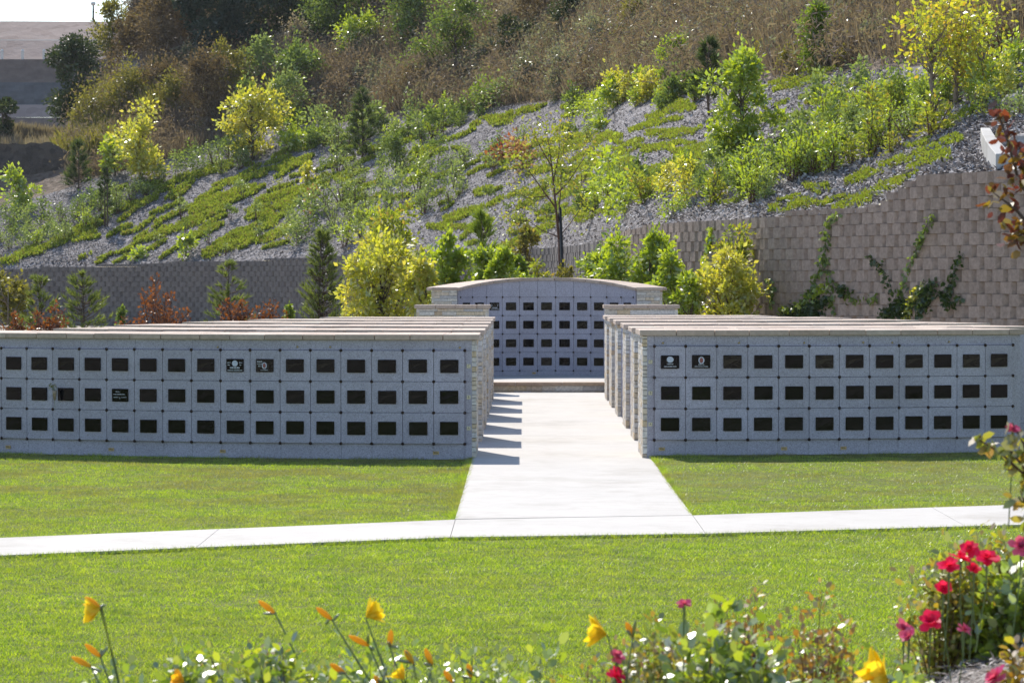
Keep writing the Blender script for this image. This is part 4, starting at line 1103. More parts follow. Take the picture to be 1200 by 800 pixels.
def scatter(kind, poly, n, hpx, spacing, label, group, cat='shrub'):
    xs_, ys_ = [p[0] for p in poly], [p[1] for p in poly]; pts = []; tries = 0
    while len(pts) < n and tries < 6000:
        tries += 1; a, b = rng.uniform(min(xs_), max(xs_)), rng.uniform(min(ys_), max(ys_))
        if inside(a, b, poly) and all(((a-c)**2+((b-d)*1.6)**2) > spacing**2 for c, d in pts): pts.append((a, b))
    for a, b in pts:
        me = VAR[kind][rng.integers(len(VAR[kind]))]; p = T1(a, b)
        s = hpx*p[1]/F*rng.uniform(.65, 1.3)
        o = link('slope_shrub', me, None, (p[0], p[1], p[2]-.02), rng.uniform(0, 6.28), label=label, category=cat, group=group)
        o.scale = (s*rng.uniform(.85, 1.25), s*rng.uniform(.85, 1.25), s)
scatter('sage', [(0, 300), (0, 262), (70, 255), (115, 240), (205, 205), (275, 175), (300, 172), (280, 198), (200, 216), (120, 262), (55, 292)], 52, 27, 11, 'grey green upright shrub in the band along the left edge of the gravel slope', 'shrubs in the left band')
scatter('green', [(335, 168), (400, 150), (470, 148), (590, 122), (590, 136), (540, 150), (480, 172), (400, 186)], 34, 34, 11, 'leafy green shrub in the row along the upper edge of the gravel slope', 'shrubs in the upper row')
scatter('sage', [(372, 204), (470, 190), (560, 176), (560, 215), (520, 250), (450, 262), (420, 292), (335, 292), (330, 270)], 52, 32, 12, 'pale green shrub in the dense middle planting of the gravel slope', 'shrubs in the middle planting')
scatter('thin', [(565, 185), (690, 160), (745, 235), (720, 262), (600, 275), (560, 240)], 26, 30, 16, 'thin twiggy shrub around the sparse tree on the gravel slope', 'thin shrubs by the sparse tree')
scatter('thin', [(125, 292), (175, 262), (240, 240), (350, 225), (350, 282), (290, 300), (160, 300)], 15, 24, 26, 'small lone shrub on the open lower gravel at the left', 'lone shrubs on the lower gravel')
scatter('dense', [(905, 235), (880, 200), (950, 150), (1000, 112), (1060, 115), (1105, 130), (1095, 160), (1035, 185), (975, 212)], 40, 52, 15, 'glossy green shrub in the thick planting below the yellow tree, right', 'shrubs in the right planting')
scatter('dense', [(822, 250), (835, 205), (870, 200), (905, 232), (895, 246)], 12, 50, 14, 'bushy green shrub just above the right block wall', 'shrubs above the right wall')
scatter('lime', [(690, 262), (715, 222), (760, 215), (812, 205), (826, 240), (790, 258)], 15, 40, 16, 'yellow green shrub above the bend of the block wall', 'shrubs above the wall bend')
scatter('lime', [(655, 135), (700, 122), (760, 116), (830, 112), (825, 122), (760, 128), (690, 142)], 13, 34, 15, 'yellow green bush in the line at the top edge of the gravel, right of centre', 'bushes on the top edge')
scatter('lime', [(1010, 118), (1100, 100), (1200, 70), (1200, 105), (1150, 135), (1110, 122)], 14, 40, 17, 'lime green shrub under the yellow tree at the right edge', 'shrubs under the yellow tree')
scatter('thin', [(1125, 130), (1200, 110), (1200, 150), (1170, 150)], 7, 30, 14, 'thin weed shrub beside the concrete curb', 'weeds by the curb')

def slope_tree(px, yb, hp, wp, mt, nm, lab, shape='round', dn=1.0, lp=4.2, nc=16, low=.22, bark='bark', cr=.17):
    p = T1(px, yb); m = p[1]/F; h, w = hp*m, wp*m
    mb, V, Fq = crown_tree(h, w, int(hp*wp*.42*dn)+80, lp*m*1.15, 4, .3, int(nc*1.6), cr, shape, low=low)
    return plant(nm, lab, 'tree', (p[0], p[1], p[2]-.05), mb, V, Fq, mt, bark)
slope_tree(165, 214, 88, 62, 'yellow', 'young_tree', 'young yellow leaved tree at the left of the gravel slope, near the spur', low=.1, nc=20, cr=.14)
slope_tree(297, 184, 90, 64, 'yellow', 'young_tree', 'young yellow leaved tree standing above the upper gravel, right of the other yellow one', low=.12, nc=20, dn=1.2, cr=.15)
slope_tree(135, 206, 40, 40, 'lime', 'young_tree', 'small lime tree between the dark conifers and the yellow tree', nc=10)
slope_tree(20, 250, 52, 40, 'lime', 'young_tree', 'small pale lime tree at the left edge before the brown mound', nc=12, low=.1)
slope_tree(338, 178, 28, 36, 'lime', 'slope_bush', 'yellow green rounded bush right of the second yellow tree', nc=10, low=.05)
slope_tree(372, 168, 18, 26, 'lime', 'slope_bush', 'low yellow green bush on the upper gravel left of the dark conifer', nc=8, low=.05)
slope_tree(463, 204, 44, 40, 'green', 'slope_bush', 'round airy green bush right of the dark conifer', nc=14, low=.08, lp=2.6, dn=2.2)
slope_tree(360, 216, 24, 22, 'yellow', 'slope_bush', 'small yellow bush in the middle of the left gravel', nc=7, low=.05)
slope_tree(870, 188, 128, 76, 'lime', 'young_tree', 'bright green young tree right of the staked pine', nc=30, low=.1, dn=1.25, lp=5, cr=.13)
slope_tree(723, 124, 38, 42, 'lime', 'slope_bush', 'bright lime bush at the top edge of the gravel, left of the yellow bush', nc=10, low=.06, dn=1.3)
slope_tree(757, 122, 34, 34, 'yellow', 'slope_bush', 'yellow bush between two green bushes at the top edge of the gravel', nc=9, low=.06, dn=1.2)
slope_tree(790, 122, 28, 44, 'green', 'slope_bush', 'deep green bush at the top edge of the gravel left of the staked pine', nc=12, low=.05, dn=1.8)
slope_tree(703, 160, 20, 26, 'lime', 'slope_bush', 'small lime bush alone on the upper gravel', nc=7, low=.05, dn=1.3)
slope_tree(590, 188, 28, 34, 'redleaf', 'slope_bush', 'red leaved bush in the middle of the slope', nc=8, low=.1, dn=.7)
slope_tree(612, 200, 40, 40, 'peach', 'slope_bush', 'peach coloured fading bush right of the red one', nc=9, low=.1, dn=.5)
slope_tree(695, 252, 34, 36, 'green', 'slope_bush', 'round green bush right of the sparse staked tree', nc=10, low=.05, dn=1.6)
slope_tree(365, 248, 30, 24, 'peach', 'slope_bush', 'small reddish brown bush left of the middle planting', nc=7, low=.1, dn=.6)
slope_tree(218, 304, 26, 24, 'lime', 'slope_bush', 'small yellow green bush on the lower left gravel just above the wall', nc=7, low=.04, dn=1.3)
slope_tree(161, 303, 15, 20, 'lime', 'slope_bush', 'tiny yellow green bush on the lower left gravel', nc=6, low=.04, dn=1.2)
# big yellow sycamore with three trunks
p = T1(1112, 128); m = p[1]/F
t = thing('sycamore_tree', 'large yellow leaved multi trunk tree at the upper right', 'tree', tuple(p))
for k, (dx, hh) in enumerate(((-.25, 125), (.1, 140), (.55, 120))):
    mb, V, Fq = crown_tree(hh*m, 122*m, 900, 6.2*m, 4, .3, 30, .14, 'vase', low=.24, r0=.05)
    o = link('trunk', mb.mesh('trunk', M['barkpale'], True), t, (dx*1.3, .25*k, -.05))
    link('crown', mesh_np('crown', V, Fq, L['sycamore']), o)
# conifers on the slope
def slope_pine(px, yb, hp, wp, mt, lab, nb=60, nm='pine_tree', nl=.2, low=.05, nn=22, loc=None, up=.7, nw=.018, tuft=.5, group=None):
    p = T1(px, yb) if loc is None else loc; m = p[1]/F
    mb, V, Fq = pine_tree(hp*m, wp*m, nb, nn, nl, nw, low, up, tuft)
    return plant(nm, lab, 'tree', (p[0], p[1], p[2]-.05), mb, V, Fq, mt, group=group)
slope_pine(425, 186, 84, 34, 'pinedark', 'dark narrow conifer on the upper gravel left of the round airy bush', 80, low=.02, nl=.35)
slope_pine(92, 222, 58, 32, 'pinedark', 'dark pine on the left gravel edge before the brown mound', 70, low=.05, nl=.32)
slope_pine(123, 262, 72, 18, 'pinedark', 'thin dark pine with a bare double stem', 40, low=.3, nl=.28)
slope_pine(831, 136, 92, 40, 'pinedark', 'young bare stemmed pine left of the bright green tree', 60, low=.2, nl=.25)
for (px, yb, y0, lab) in ((122, 262, 196, 'thin dark stake beside the bare stemmed pine'), (843, 122, 98, 'thin dark stake beside the young pine at the top edge')):
    p = T1(px, yb); mb = MB(); mb.tube([(0, 0, -.2), (0, 0, (yb-y0)*p[1]/F)], [.04, .035], 6); mb.tube([(0, 0, (yb-y0)*p[1]/F), (0, 0, (yb-y0)*p[1]/F+.05)], [.03, .01], 6)
    link('tree_stake', mb.mesh('tree_stake', M['bark']), None, (p[0]+.15, p[1]-.1, p[2]), 0, label=lab, category='stake')

# ------------------------------------------------------------------ planting between the columbarium and the retaining walls
def bed_tree(px, ytop, wp, d, mt, nm, lab, shape='round', dn=1.0, lp=5.0, nc=18, low=.2, cr=.16, bark='bark', k=4):
    h = EYE+(HY-ytop)/F*d; m = d/F; w = wp*m
    mb, V, Fq = crown_tree(h, w, int(h/m*wp*.34*dn)+80, lp*m*1.2, k, .3, int(nc*1.5), cr*.95, shape, low=low)
    return plant(nm, lab, 'tree' if 'tree' in nm else 'shrub', ((px-CX)/F*d, d, 0), mb, V, Fq, mt, bark)
def bed_pine(px, ytop, wp, d, mt, lab, nb=70, nl=.14, nw=.011, low=.1, up=.7, nn=24, nm='pine_tree'):
    return slope_pine(0, 0, (EYE+(HY-ytop)/F*d)/(d/F), wp, mt, lab, nb, nm, nl, low, nn, np.array([(px-CX)/F*d, d, 0.]), up, nw)
def rust_shrub(px, ytop, wp, d, mt, nm, lab, *a):
    h = EYE+(HY-ytop)/F*d; m = d/F
    mb, V, Fq = shrub_mesh(nm, h*1.12, wp*m*1.5, mt, 1700, 4.2*m, 20, .35, .08, asp=.7)
    return plant(nm, lab, 'shrub', ((px-CX)/F*d, d, 0), mb, V, Fq, mt, 'twig', None, 0, 'stem', 'foliage')
bed_tree(8, 324, 74, 62, 'olive', 'sparse_tree', 'sparse olive yellow tree at the left edge before the grey wall', 'vase', .55, 4.5, 16, .25, .14, 'barkpale')
bed_pine(47, 318, 62, 61, 'pine', 'young airy pine left of the other one, before the grey wall')
bed_pine(96, 314, 74, 60, 'pine', 'young full pine at the left before the grey wall', 90)
rust_shrub(18, 374, 34, 58, 'rust', 'red_shrub', 'low rust red shrub at the far left behind the wall cap', 'cone', 1.3, 4, 16, .3)
rust_shrub(57, 354, 36, 58, 'rust', 'red_shrub', 'rust red shrub under the young pines', 'cone', 1.3, 4, 18, .3)
rust_shrub(178, 331, 58, 58, 'rust', 'red_shrub', 'largest rust red shrub, left of centre in front of the grey wall', 'cone', 1.35, 4, 24, .3)
rust_shrub(279, 341, 34, 58, 'rust', 'red_shrub', 'narrow rust red shrub in front of the leaning pine', 'cone', 1.4, 4, 18, .3)
rust_shrub(312, 349, 34, 58, 'rust', 'red_shrub', 'rust red shrub right of the narrow one', 'cone', 1.4, 4, 18, .3)
bed_pine(267, 300, 60, 61, 'pine', 'airy pine behind the narrow rust shrub', 70)
bed_tree(142, 360, 18, 60, 'green', 'green_shrub', 'small green shrub left of the largest rust shrub', 'cone', 1.4, 3.5, 8)
bed_tree(339, 356, 18, 60, 'pinebright', 'green_shrub', 'small pointed green shrub right of the rust shrubs', 'cone', 1.5, 3.5, 8)
bed_pine(378, 262, 62, 62, 'pine', 'tall columnar green conifer left of the yellow tree', 210, .15, .012, .05, .9, 20)
bed_tree(447, 284, 104, 58, 'yellow', 'yellow_tree', 'full golden yellow tree behind the left wall', 'round', 1.15, 5, 40, .15, .12)
bed_tree(462, 240, 96, 66, 'mixed', 'mixed_tree', 'thin green and orange tree behind the golden yellow one', 'round', .5, 4.5, 22, .3, .14)
bed_tree(528, 278, 62, 58, 'lime', 'lime_tree', 'lime yellow tree right of the golden yellow one', 'round', 1.2, 5, 26, .2, .13)
bed_tree(573, 294, 52, 57, 'lime', 'lime_tree', 'lower lime yellow tree behind the left end of the arched wall', 'round', 1.1, 5, 20, .2, .14)
bed_tree(500, 300, 60, 57, 'yellow', 'yellow_tree', 'smaller yellow tree between the golden yellow and the lime tree', 'round', 1.0, 5, 18, .2, .15)
bed_tree(590, 300, 46, 56, 'lime', 'lime_tree', 'lime shrub tree touching the left end of the arched cap', 'round', 1.0, 5, 14, .3, .15)
bed_tree(700, 300, 44, 59, 'lime', 'lime_tree', 'thin lime shrub tree left of the pair on the right', 'vase', .7, 4.5, 14, .4, .15)
bed_tree(785, 300, 40, 56, 'lime', 'lime_tree', 'lime shrub tree next to the wide yellow green one', 'round', .9, 5, 14, .4, .15)
bed_pine(566, 244, 44, 68, 'pinebright', 'bright green long needled pine behind the lime trees', 60, .34, .014, .2, 1.1, 26)
bed_tree(616, 268, 44, 68, 'olive', 'olive_shrub', 'olive sparse shrub left of the staked tree', 'round', .6, 4, 12, .3)
bed_tree(628, 304, 36, 60, 'mixed', 'brown_leaf_shrub', 'loose green and reddish shrub at the foot of the staked tree', 'vase', .45, 4.5, 10, .45)
bed_tree(606, 306, 36, 58, 'pinebright', 'green_shrub', 'bright green shrub behind the crown of the arched wall', 'round', 1, 4.5, 12, .4)
bed_tree(668, 306, 30, 60, 'olive', 'olive_shrub', 'low olive shrub right of the black tree stake', 'round', .7, 4, 10, .5)
bed_tree(722, 284, 66, 58, 'lime', 'lime_tree', 'lime shrub tree left of the bigger lime one on the right', 'round', 1.15, 5, 26, .1, .16)
bed_tree(765, 274, 66, 57, 'lime', 'lime_tree', 'bigger lime shrub tree behind the right end of the arched wall', 'round', 1.3, 5, 34, .1, .16)
bed_tree(808, 322, 36, 55, 'lime', 'lime_tree', 'low lime shrub between the two bigger ones on the right', 'round', 1, 5, 12, .4)
bed_tree(850, 300, 96, 55, 'yellow', 'yellow_tree', 'wide yellow green shrub tree before the brown block wall', 'round', 1.2, 5, 34, .3, .12)
bed_tree(856, 262, 62, 56, 'mixed', 'yellow_tree', 'thin upright yellow shoots rising above the wide yellow shrub', 'vase', .35, 4.5, 16, .45, .1)

# sparse tree with black stake
d = 66.; m = d/F; px = 654; t = thing('crape_myrtle_tree', 'sparse leaning tree with reddish stems and few leaves before the slope', 'tree', ((px-CX)/F*d, d, 0))
def rel(a, y): return np.array([(a-px)*m, 0, EYE+(HY-y)*m])
mb = MB(); BR = []
def limb(pts, r0, r1):
    c = [rel(*q)+np.array([0, rng.normal()*.12, 0]) for q in pts]
    mb.tube(c, list(np.linspace(r0, r1, len(c))), 6); BR.append(np.array(c))
mb.tube([(0, 0, -.1), rel(657, 330), rel(655, 275)], [.045, .04, .034], 7)
limb([(655, 280), (650, 230), (646, 190), (640, 150)], .032, .006)
limb([(654, 262), (656, 235), (659, 190), (662, 158)], .02, .005)
limb([(655, 278), (635, 270), (618, 258), (605, 240)], .014, .004)
limb([(655, 278), (668, 262), (680, 245), (684, 222)], .014, .004)
limb([(652, 245), (630, 215), (612, 190), (598, 182)], .02, .005)
limb([(650, 230), (665, 215), (678, 195), (690, 178)], .02, .005)
limb([(646, 195), (632, 170), (622, 150)], .016, .004)
limb([(648, 215), (655, 180), (656, 150)], .016, .004)
limb([(618, 258), (606, 262), (594, 256)], .014, .004)
limb([(640, 230), (618, 232), (600, 222)], .014, .004)
link('trunk', mb.mesh('trunk', M['twig'], True), t)
P = []
for c in BR:
    k = 210 if c[-1][2] > 3.8 else 90
    tt = rng.uniform(.35, 1.05, k)*(len(c)-1); i0 = np.clip(tt.astype(int), 0, len(c)-2); f = (tt-i0)[:, None]
    P.append(c[i0]*(1-f)+c[i0+1]*f+rng.normal(size=(k, 3))*.16)
P = np.concatenate(P); V, Fq = leaf_polys(P, .085, 4)
link('crown', mesh_np('crown', V, Fq, L['mixed']), t)
mb = MB(); mb.tube([(0, 0, -.2), (-.02, 0, 1.6), tuple(np.array([-.09, 0, EYE+(HY-245)*m]))], [.036, .036, .034], 8); mb.tube([(-.09, 0, EYE+(HY-245)*m), (-.09, 0, EYE+(HY-243)*m)], [.034, .015], 8)
link('tree_stake', mb.mesh('tree_stake', M['stake'], True), None, ((661-CX)/F*d, d-.12, 0), 0, label='thick black stake beside the trunk of the sparse tree', category='stake')

# creepers on the right wall
def creeper(lab, paths, mt, dens=2.2, lp=5.0, wid=4, nm='creeper_vine'):
    base = wall_pt(paths[0][0][0], paths[0][0][1], .08); t = thing(nm, lab, 'vine', tuple(base)); mb = MB(); P = []
    for q in paths:
        c = [wall_pt(x, y, .1)-base for x, y in q]; mb.tube(c, list(np.linspace(.012, .004, len(c))), 4)
        for (xa, ya), (xb, yb) in zip(q[:-1], q[1:]):
            n = int(math.hypot(xb-xa, yb-ya)*dens*.75)+1; tt = rng.uniform(0, 1, n)
            for u in tt:
                w_ = wid*rng.uniform(.5, 1.2); P.append(wall_pt(xa+(xb-xa)*u+rng.normal()*w_*.5, ya+(yb-ya)*u+rng.normal()*w_*.5, .13+abs(rng.normal())*.05)-base)
    link('stem', mb.mesh('stem', M['bark']), t)
    m = base[1]/F; V, Fq = leaf_polys(np.array(P), lp*m*1.2, 4, dirs=np.tile([0, -.3, -.4], (len(P), 1)), asp=.8)
    link('foliage', mesh_np('foliage', V, Fq, L[mt]), t)
creeper('narrow lime creeper column on the block wall right of the lime shrub', [[(826, 325), (828, 300), (832, 280), (834, 264)]], 'lime', 4, 5, 5)
creeper('lime creeper climbing the block wall beside the bend', [[(768, 305), (770, 288), (771, 272)], [(788, 310), (787, 285)]], 'lime', 3.5, 5, 5)
creeper('long green creeper climbing in a curve at the left of the bare block wall', [[(935, 360), (952, 335), (962, 310), (968, 280), (966, 262), (984, 250)], [(975, 365), (972, 330), (966, 300)], [(985, 340), (1000, 352), (1028, 350)], [(903, 360), (905, 340), (900, 325)]], 'green', 1.9, 5, 5)
creeper('thin green creeper rising diagonally to the top of the bare block wall', [[(1055, 345), (1062, 320), (1072, 295), (1082, 270), (1094, 250)]], 'green', 2.0, 5, 4)
creeper('short creeper branching left below the diagonal one', [[(1046, 345), (1036, 320), (1028, 308), (1015, 300)]], 'ivy', 1.8, 5, 4)
creeper('right hand creeper with a thin tip on the bare block wall', [[(1105, 355), (1112, 335), (1118, 315), (1124, 300)], [(1100, 340), (1112, 358), (1124, 350)]], 'ivy', 2.6, 5, 6)
creeper('dark ivy mass at the foot of the bare block wall', [[(1035, 372), (1050, 360), (1060, 350)], [(1078, 345), (1090, 335)], [(1040, 365), (1062, 368)], [(1075, 362), (1088, 350)]], 'ivy', 12, 5, 10)
creeper('dark ivy with yellow tips low on the block wall left of the diagonal creeper', [[(920, 370), (945, 362), (968, 352)], [(985, 345), (990, 335)], [(930, 365), (960, 368)]], 'ivy', 9, 5, 8)
creeper('yellow tipped creeper spray low on the block wall', [[(915, 366), (935, 358), (955, 345), (968, 334)]], 'lime', 4, 5, 5)

creeper('little yellow leaved plant in front of the dark ivy on the right wall', [[(1060, 376), (1063, 360), (1070, 348), (1076, 336)]], 'yellow', 6, 5, 6, 'climbing_plant')
# ------------------------------------------------------------------ foreground flower bed
def zb(x, y):
    z = .44+.27/(1+math.exp(-(x-1.16)*14))*(1/(1+math.exp((y-9.0)*4)))
    if y > 9.0: z *= max(0, 1-(y-9.0)/3.2)
    if y < 6: z *= max(.3, 1-(6-y)*.2)
    return z+.02*noise.noise(Vector((x*6, y*6, 0)))+.012*noise.noise(Vector((x*22, y*22, 0)))
V = []; nx, ny = 150, 110
for i in range(nx):
    for j in range(ny):
        x = -3+7*i/(nx-1); y = 4+8.15*j/(ny-1); V.append((x, y, max(-.02, zb(x, y))))
o = link('flower_bed', mesh_np('flower_bed', V, [(i*ny+j, (i+1)*ny+j, (i+1)*ny+j+1, i*ny+j+1) for i in range(nx-1) for j in range(ny-1)], M['bedmulch'], smooth=True)); o['kind'] = 'structure'
n = 5200; x = rng.uniform(.7, 2.2, n); y = rng.uniform(7.3, 9.4, n)
P = np.c_[x, y, [zb(a, b)+.006 for a, b in zip(x, y)]]
V, Fq = leaf_polys(P, .045, 4, up=3, asp=.16, dirs=np.c_[rng.normal(size=(n, 2))*1.2, rng.normal(size=n)*.25])
o = link('wood_chips', mesh_np('wood_chips', V, Fq, island_mat('wood_chip', [(.30, .27, .25), (.48, .45, .43), (.22, .18, .16), (.55, .52, .5)], .9, 40, .3, .004))); o['kind'] = 'stuff'; o['label'] = 'grey wood chip mulch on the flower bed'; o['category'] = 'mulch'

def place(px, y, d): return at(px, y, d)
def fg_shrub(px, ytop, wp, d, mt, lab, nl, ls, ns=14, nm='flower_bed_shrub', k=6, asp=.62, spread=.035, lo=.1, twig='twig'):
    x = (px-CX)/F*d; b = zb(x, d); top = EYE+(HY-ytop)/F*d; h = (top-b)*1.08; w = wp*d/F; nl = int(nl*2.6); ls *= .76 if mt == 'glossy' else .75; ns = int(ns*1.4)
    mb, V, Fq = shrub_mesh(nm, h, w, mt, nl, ls, ns, lo, spread, k, asp=asp, stem_r=.0028, up=1.3)
    t = thing(nm, lab, 'shrub', (x, d, b))
    link('stem', mb.mesh('stem', M[twig]), t); link('foliage', mesh_np('foliage', V, Fq, L[mt]), t); return t
fg_shrub(60, 782, 90, 8.4, 'glossy', 'low glossy leaved shrub at the bottom left corner', 90, .04, 8)
fg_shrub(130, 762, 80, 8.1, 'glossy', 'small glossy leaved shrub under the yellow daylily at the left', 60, .04, 7)
fg_shrub(222, 736, 60, 8.0, 'glossy', 'upright glossy shrub with pale tips at the lower left', 120, .045, 8, spread=.03)
fg_shrub(330, 742, 130, 7.9, 'glossy', 'wide glossy leaved shrub at the bottom, left of centre', 330, .042, 18)
fg_shrub(255, 770, 80, 8.3, 'glossy', 'low glossy shrub between the upright one and the wide one', 130, .04, 10)
fg_shrub(430, 762, 110, 8.2, 'glossy', 'low glossy shrub below the daylily buds at the bottom centre', 200, .04, 12)
fg_shrub(520, 768, 90, 8.0, 'sage', 'greyish leaved shrub at the bottom centre', 150, .036, 12)
fg_shrub(630, 744, 70, 8.0, 'glossy', 'small glossy shrub with an upright stem at the bottom middle', 120, .042, 9)
fg_shrub(585, 735, 40, 8.1, 'sage', 'thin grey green sprig at the bottom middle', 40, .03, 4, spread=.02)
fg_shrub(845, 688, 130, 7.6, 'glossy', 'tall glossy round leaved shrub right of centre at the bottom', 330, .05, 20, spread=.05, asp=.72)
fg_shrub(905, 748, 150, 7.5, 'glossy', 'broad glossy round leaved shrub at the bottom under the twiggy rose', 300, .046, 20, spread=.045, asp=.72)
fg_shrub(760, 724, 130, 7.9, 'rose', 'small leaved rose bush with orange tints at the bottom right of centre', 760, .028, 32, 'rose_bush', spread=.035)
fg_shrub(875, 690, 90, 8.2, 'rosered', 'rose bush with rusty leaves behind the tall glossy shrub', 300, .03, 18, 'rose_bush', spread=.03)
fg_shrub(950, 690, 120, 8.1, 'rosered', 'twiggy rose bush with sparse rusty leaves, right of centre', 330, .03, 24, 'rose_bush', spread=.03, lo=.15)
fg_shrub(1010, 715, 110, 8.3, 'rosered', 'thin rose shoots between the twiggy rose and the red rose bush', 50, .026, 7, 'rose_bush', spread=.02)
fg_shrub(300, 748, 240, 8.5, 'rose', 'fine leaved band of foliage behind the wide glossy shrub at the lower left', 260, .028, 30, spread=.05)
fg_shrub(560, 752, 170, 8.4, 'glossy', 'low bright shrub at the bottom edge between the sprig and the buds', 160, .034, 18, spread=.045)
fg_shrub(820, 728, 200, 8.4, 'rosered', 'wide reddish green rose bush behind the glossy shrubs', 520, .03, 36, 'rose_bush', spread=.045)
fg_shrub(470, 762, 420, 8.6, 'glossy', 'low continuous band of small bright leaves along the bottom edge, left half', 620, .032, 48, spread=.05)
fg_shrub(690, 770, 120, 8.2, 'rose', 'low rose bush of fine bright leaves left of the large yellow bloom', 200, .026, 20, 'rose_bush', spread=.04)
fg_shrub(1035, 762, 120, 7.4, 'glossy', 'glossy shrub around the yellow bloom at the bottom right', 200, .055, 12, asp=.7)
fg_shrub(1155, 622, 175, 8.9, 'rose', 'large red flowering rose bush at the right edge', 1300, .034, 42, 'rose_bush', spread=.04)
fg_shrub(1190, 650, 110, 8.75, 'glossy', 'glossy leaved shrub growing through the red rose bush at the right edge', 420, .045, 18, spread=.04, asp=.68)
fg_shrub(1100, 655, 110, 8.85, 'rose', 'lower rose bush with pink and red blooms left of the large one', 420, .03, 22, 'rose_bush', spread=.035)
fg_shrub(1200, 752, 50, 7.6, 'rosered', 'low rusty leaved plant on the mulch at the bottom right corner', 110, .04, 9, spread=.03)

def petals(center, dr, n, size, asp, open_, k=6):
    dr = np.array(dr, float); dr /= np.linalg.norm(dr)
    a = np.cross(dr, [0.3, .2, 1]); a /= np.linalg.norm(a); b = np.cross(dr, a)
    ph = np.arange(n)/n*2*PI+rng.uniform(-.2, .2, n); op = open_*rng.uniform(.7, 1.25, n)
    D = dr*np.cos(op)[:, None]+(np.cos(ph)[:, None]*a+np.sin(ph)[:, None]*b)*np.sin(op)[:, None]
    S = np.cross(D, dr)+1e-6; S /= np.linalg.norm(S, axis=1, keepdims=True); Nn = np.cross(S, D)
    s = size*rng.uniform(.85, 1.15, (n, 1)); w = s*asp*.5
    P = np.tile(center, (n, 1))
    pts = [P, P+D*s*.35+S*w*.8, P+D*s*.75+S*w-Nn*s*.06, P+D*s-Nn*s*.16, P+D*s*.75-S*w-Nn*s*.06, P+D*s*.35-S*w*.8]
    return np.stack(pts, 1).reshape(-1, 3), np.arange(n*6).reshape(n, 6)
def bloom(px, y, d, mt, size, lab, nm='rose_flower'):
    """double bloom on its own short stalk"""
    c = place(px, y, d); t = thing(nm, lab, 'flower', (c[0], c[1], c[2]-.16))
    dr = np.array([rng.normal()*.4, -.5+rng.normal()*.2, .8]); Vs = []; n0 = 0; Fs = []
    size *= .72
    for (n, s, op) in ((6, size, 1.35), (6, size*.9, 1.0), (5, size*.7, .6), (4, size*.45, .25)):
        v, f = petals(np.array([0, 0, .16]), dr, n, s, .72, op); Vs.append(v); Fs.append(f+n0); n0 += len(v)
    link('petals', mesh_np('petals', np.concatenate(Vs), np.concatenate(Fs), L[mt]), t)
    mb = MB(); mb.tube([(rng.normal()*.02, .02, -.1), (0, .01, .08), (0, 0, .155)], [.0018, .0018, .004], 5); link('stalk', mb.mesh('stalk', M['greenstem']), t)
bl_ = [(1126, 655, 8.2, 'petalred', .05, 'bright red rose at the middle of the top cluster'), (1113, 664, 8.15, 'petalred', .05, 'bright red rose at the left of the top cluster'), (1137, 643, 8.25, 'petalred', .042, 'bright red rose topmost in the cluster'),
 (1157, 655, 8.2, 'petalred', .055, 'bright red rose right of the top cluster'), (1106, 690, 8.2, 'petalred', .042, 'dark red rose below the top cluster'), (1091, 729, 8.1, 'petalred', .052, 'single bright red rose low on the left of the rose bush'),
 (1060, 738, 8.0, 'petalpink', .045, 'pale pink rose beside the yellow bloom'), (1066, 746, 7.95, 'petalpink', .036, 'small pink rose under the pale pink one'), (1197, 641, 8.0, 'petalpink', .05, 'mauve pink rose cut by the right edge'), (1130, 738, 8.0, 'petalpink', .035, 'magenta rose inside the red rose bush'),
 (1168, 796, 7.5, 'petalpink', .06, 'pink rose at the bottom edge on the mulch'), (1142, 667, 8.25, 'petalred', .03, 'small red rose half hidden under the right red one'),
 (722, 792, 7.7, 'petalred', .042, 'magenta red rose at the bottom edge left of the glossy shrub'), (723, 770, 7.75, 'petalpink', .034, 'pink rose above the magenta one at the bottom'), (802, 708, 7.6, 'petalpink', .03, 'small pink rose among the round glossy leaves'),
 (846, 717, 8.0, 'petalpink', .034, 'dull pink rose at the right of the tall glossy shrub'), (1187, 503, 8.0, 'petalpink', .028, 'pink rose bud on the tall shoot at the right edge')]
for b in bl_: bloom(*b)

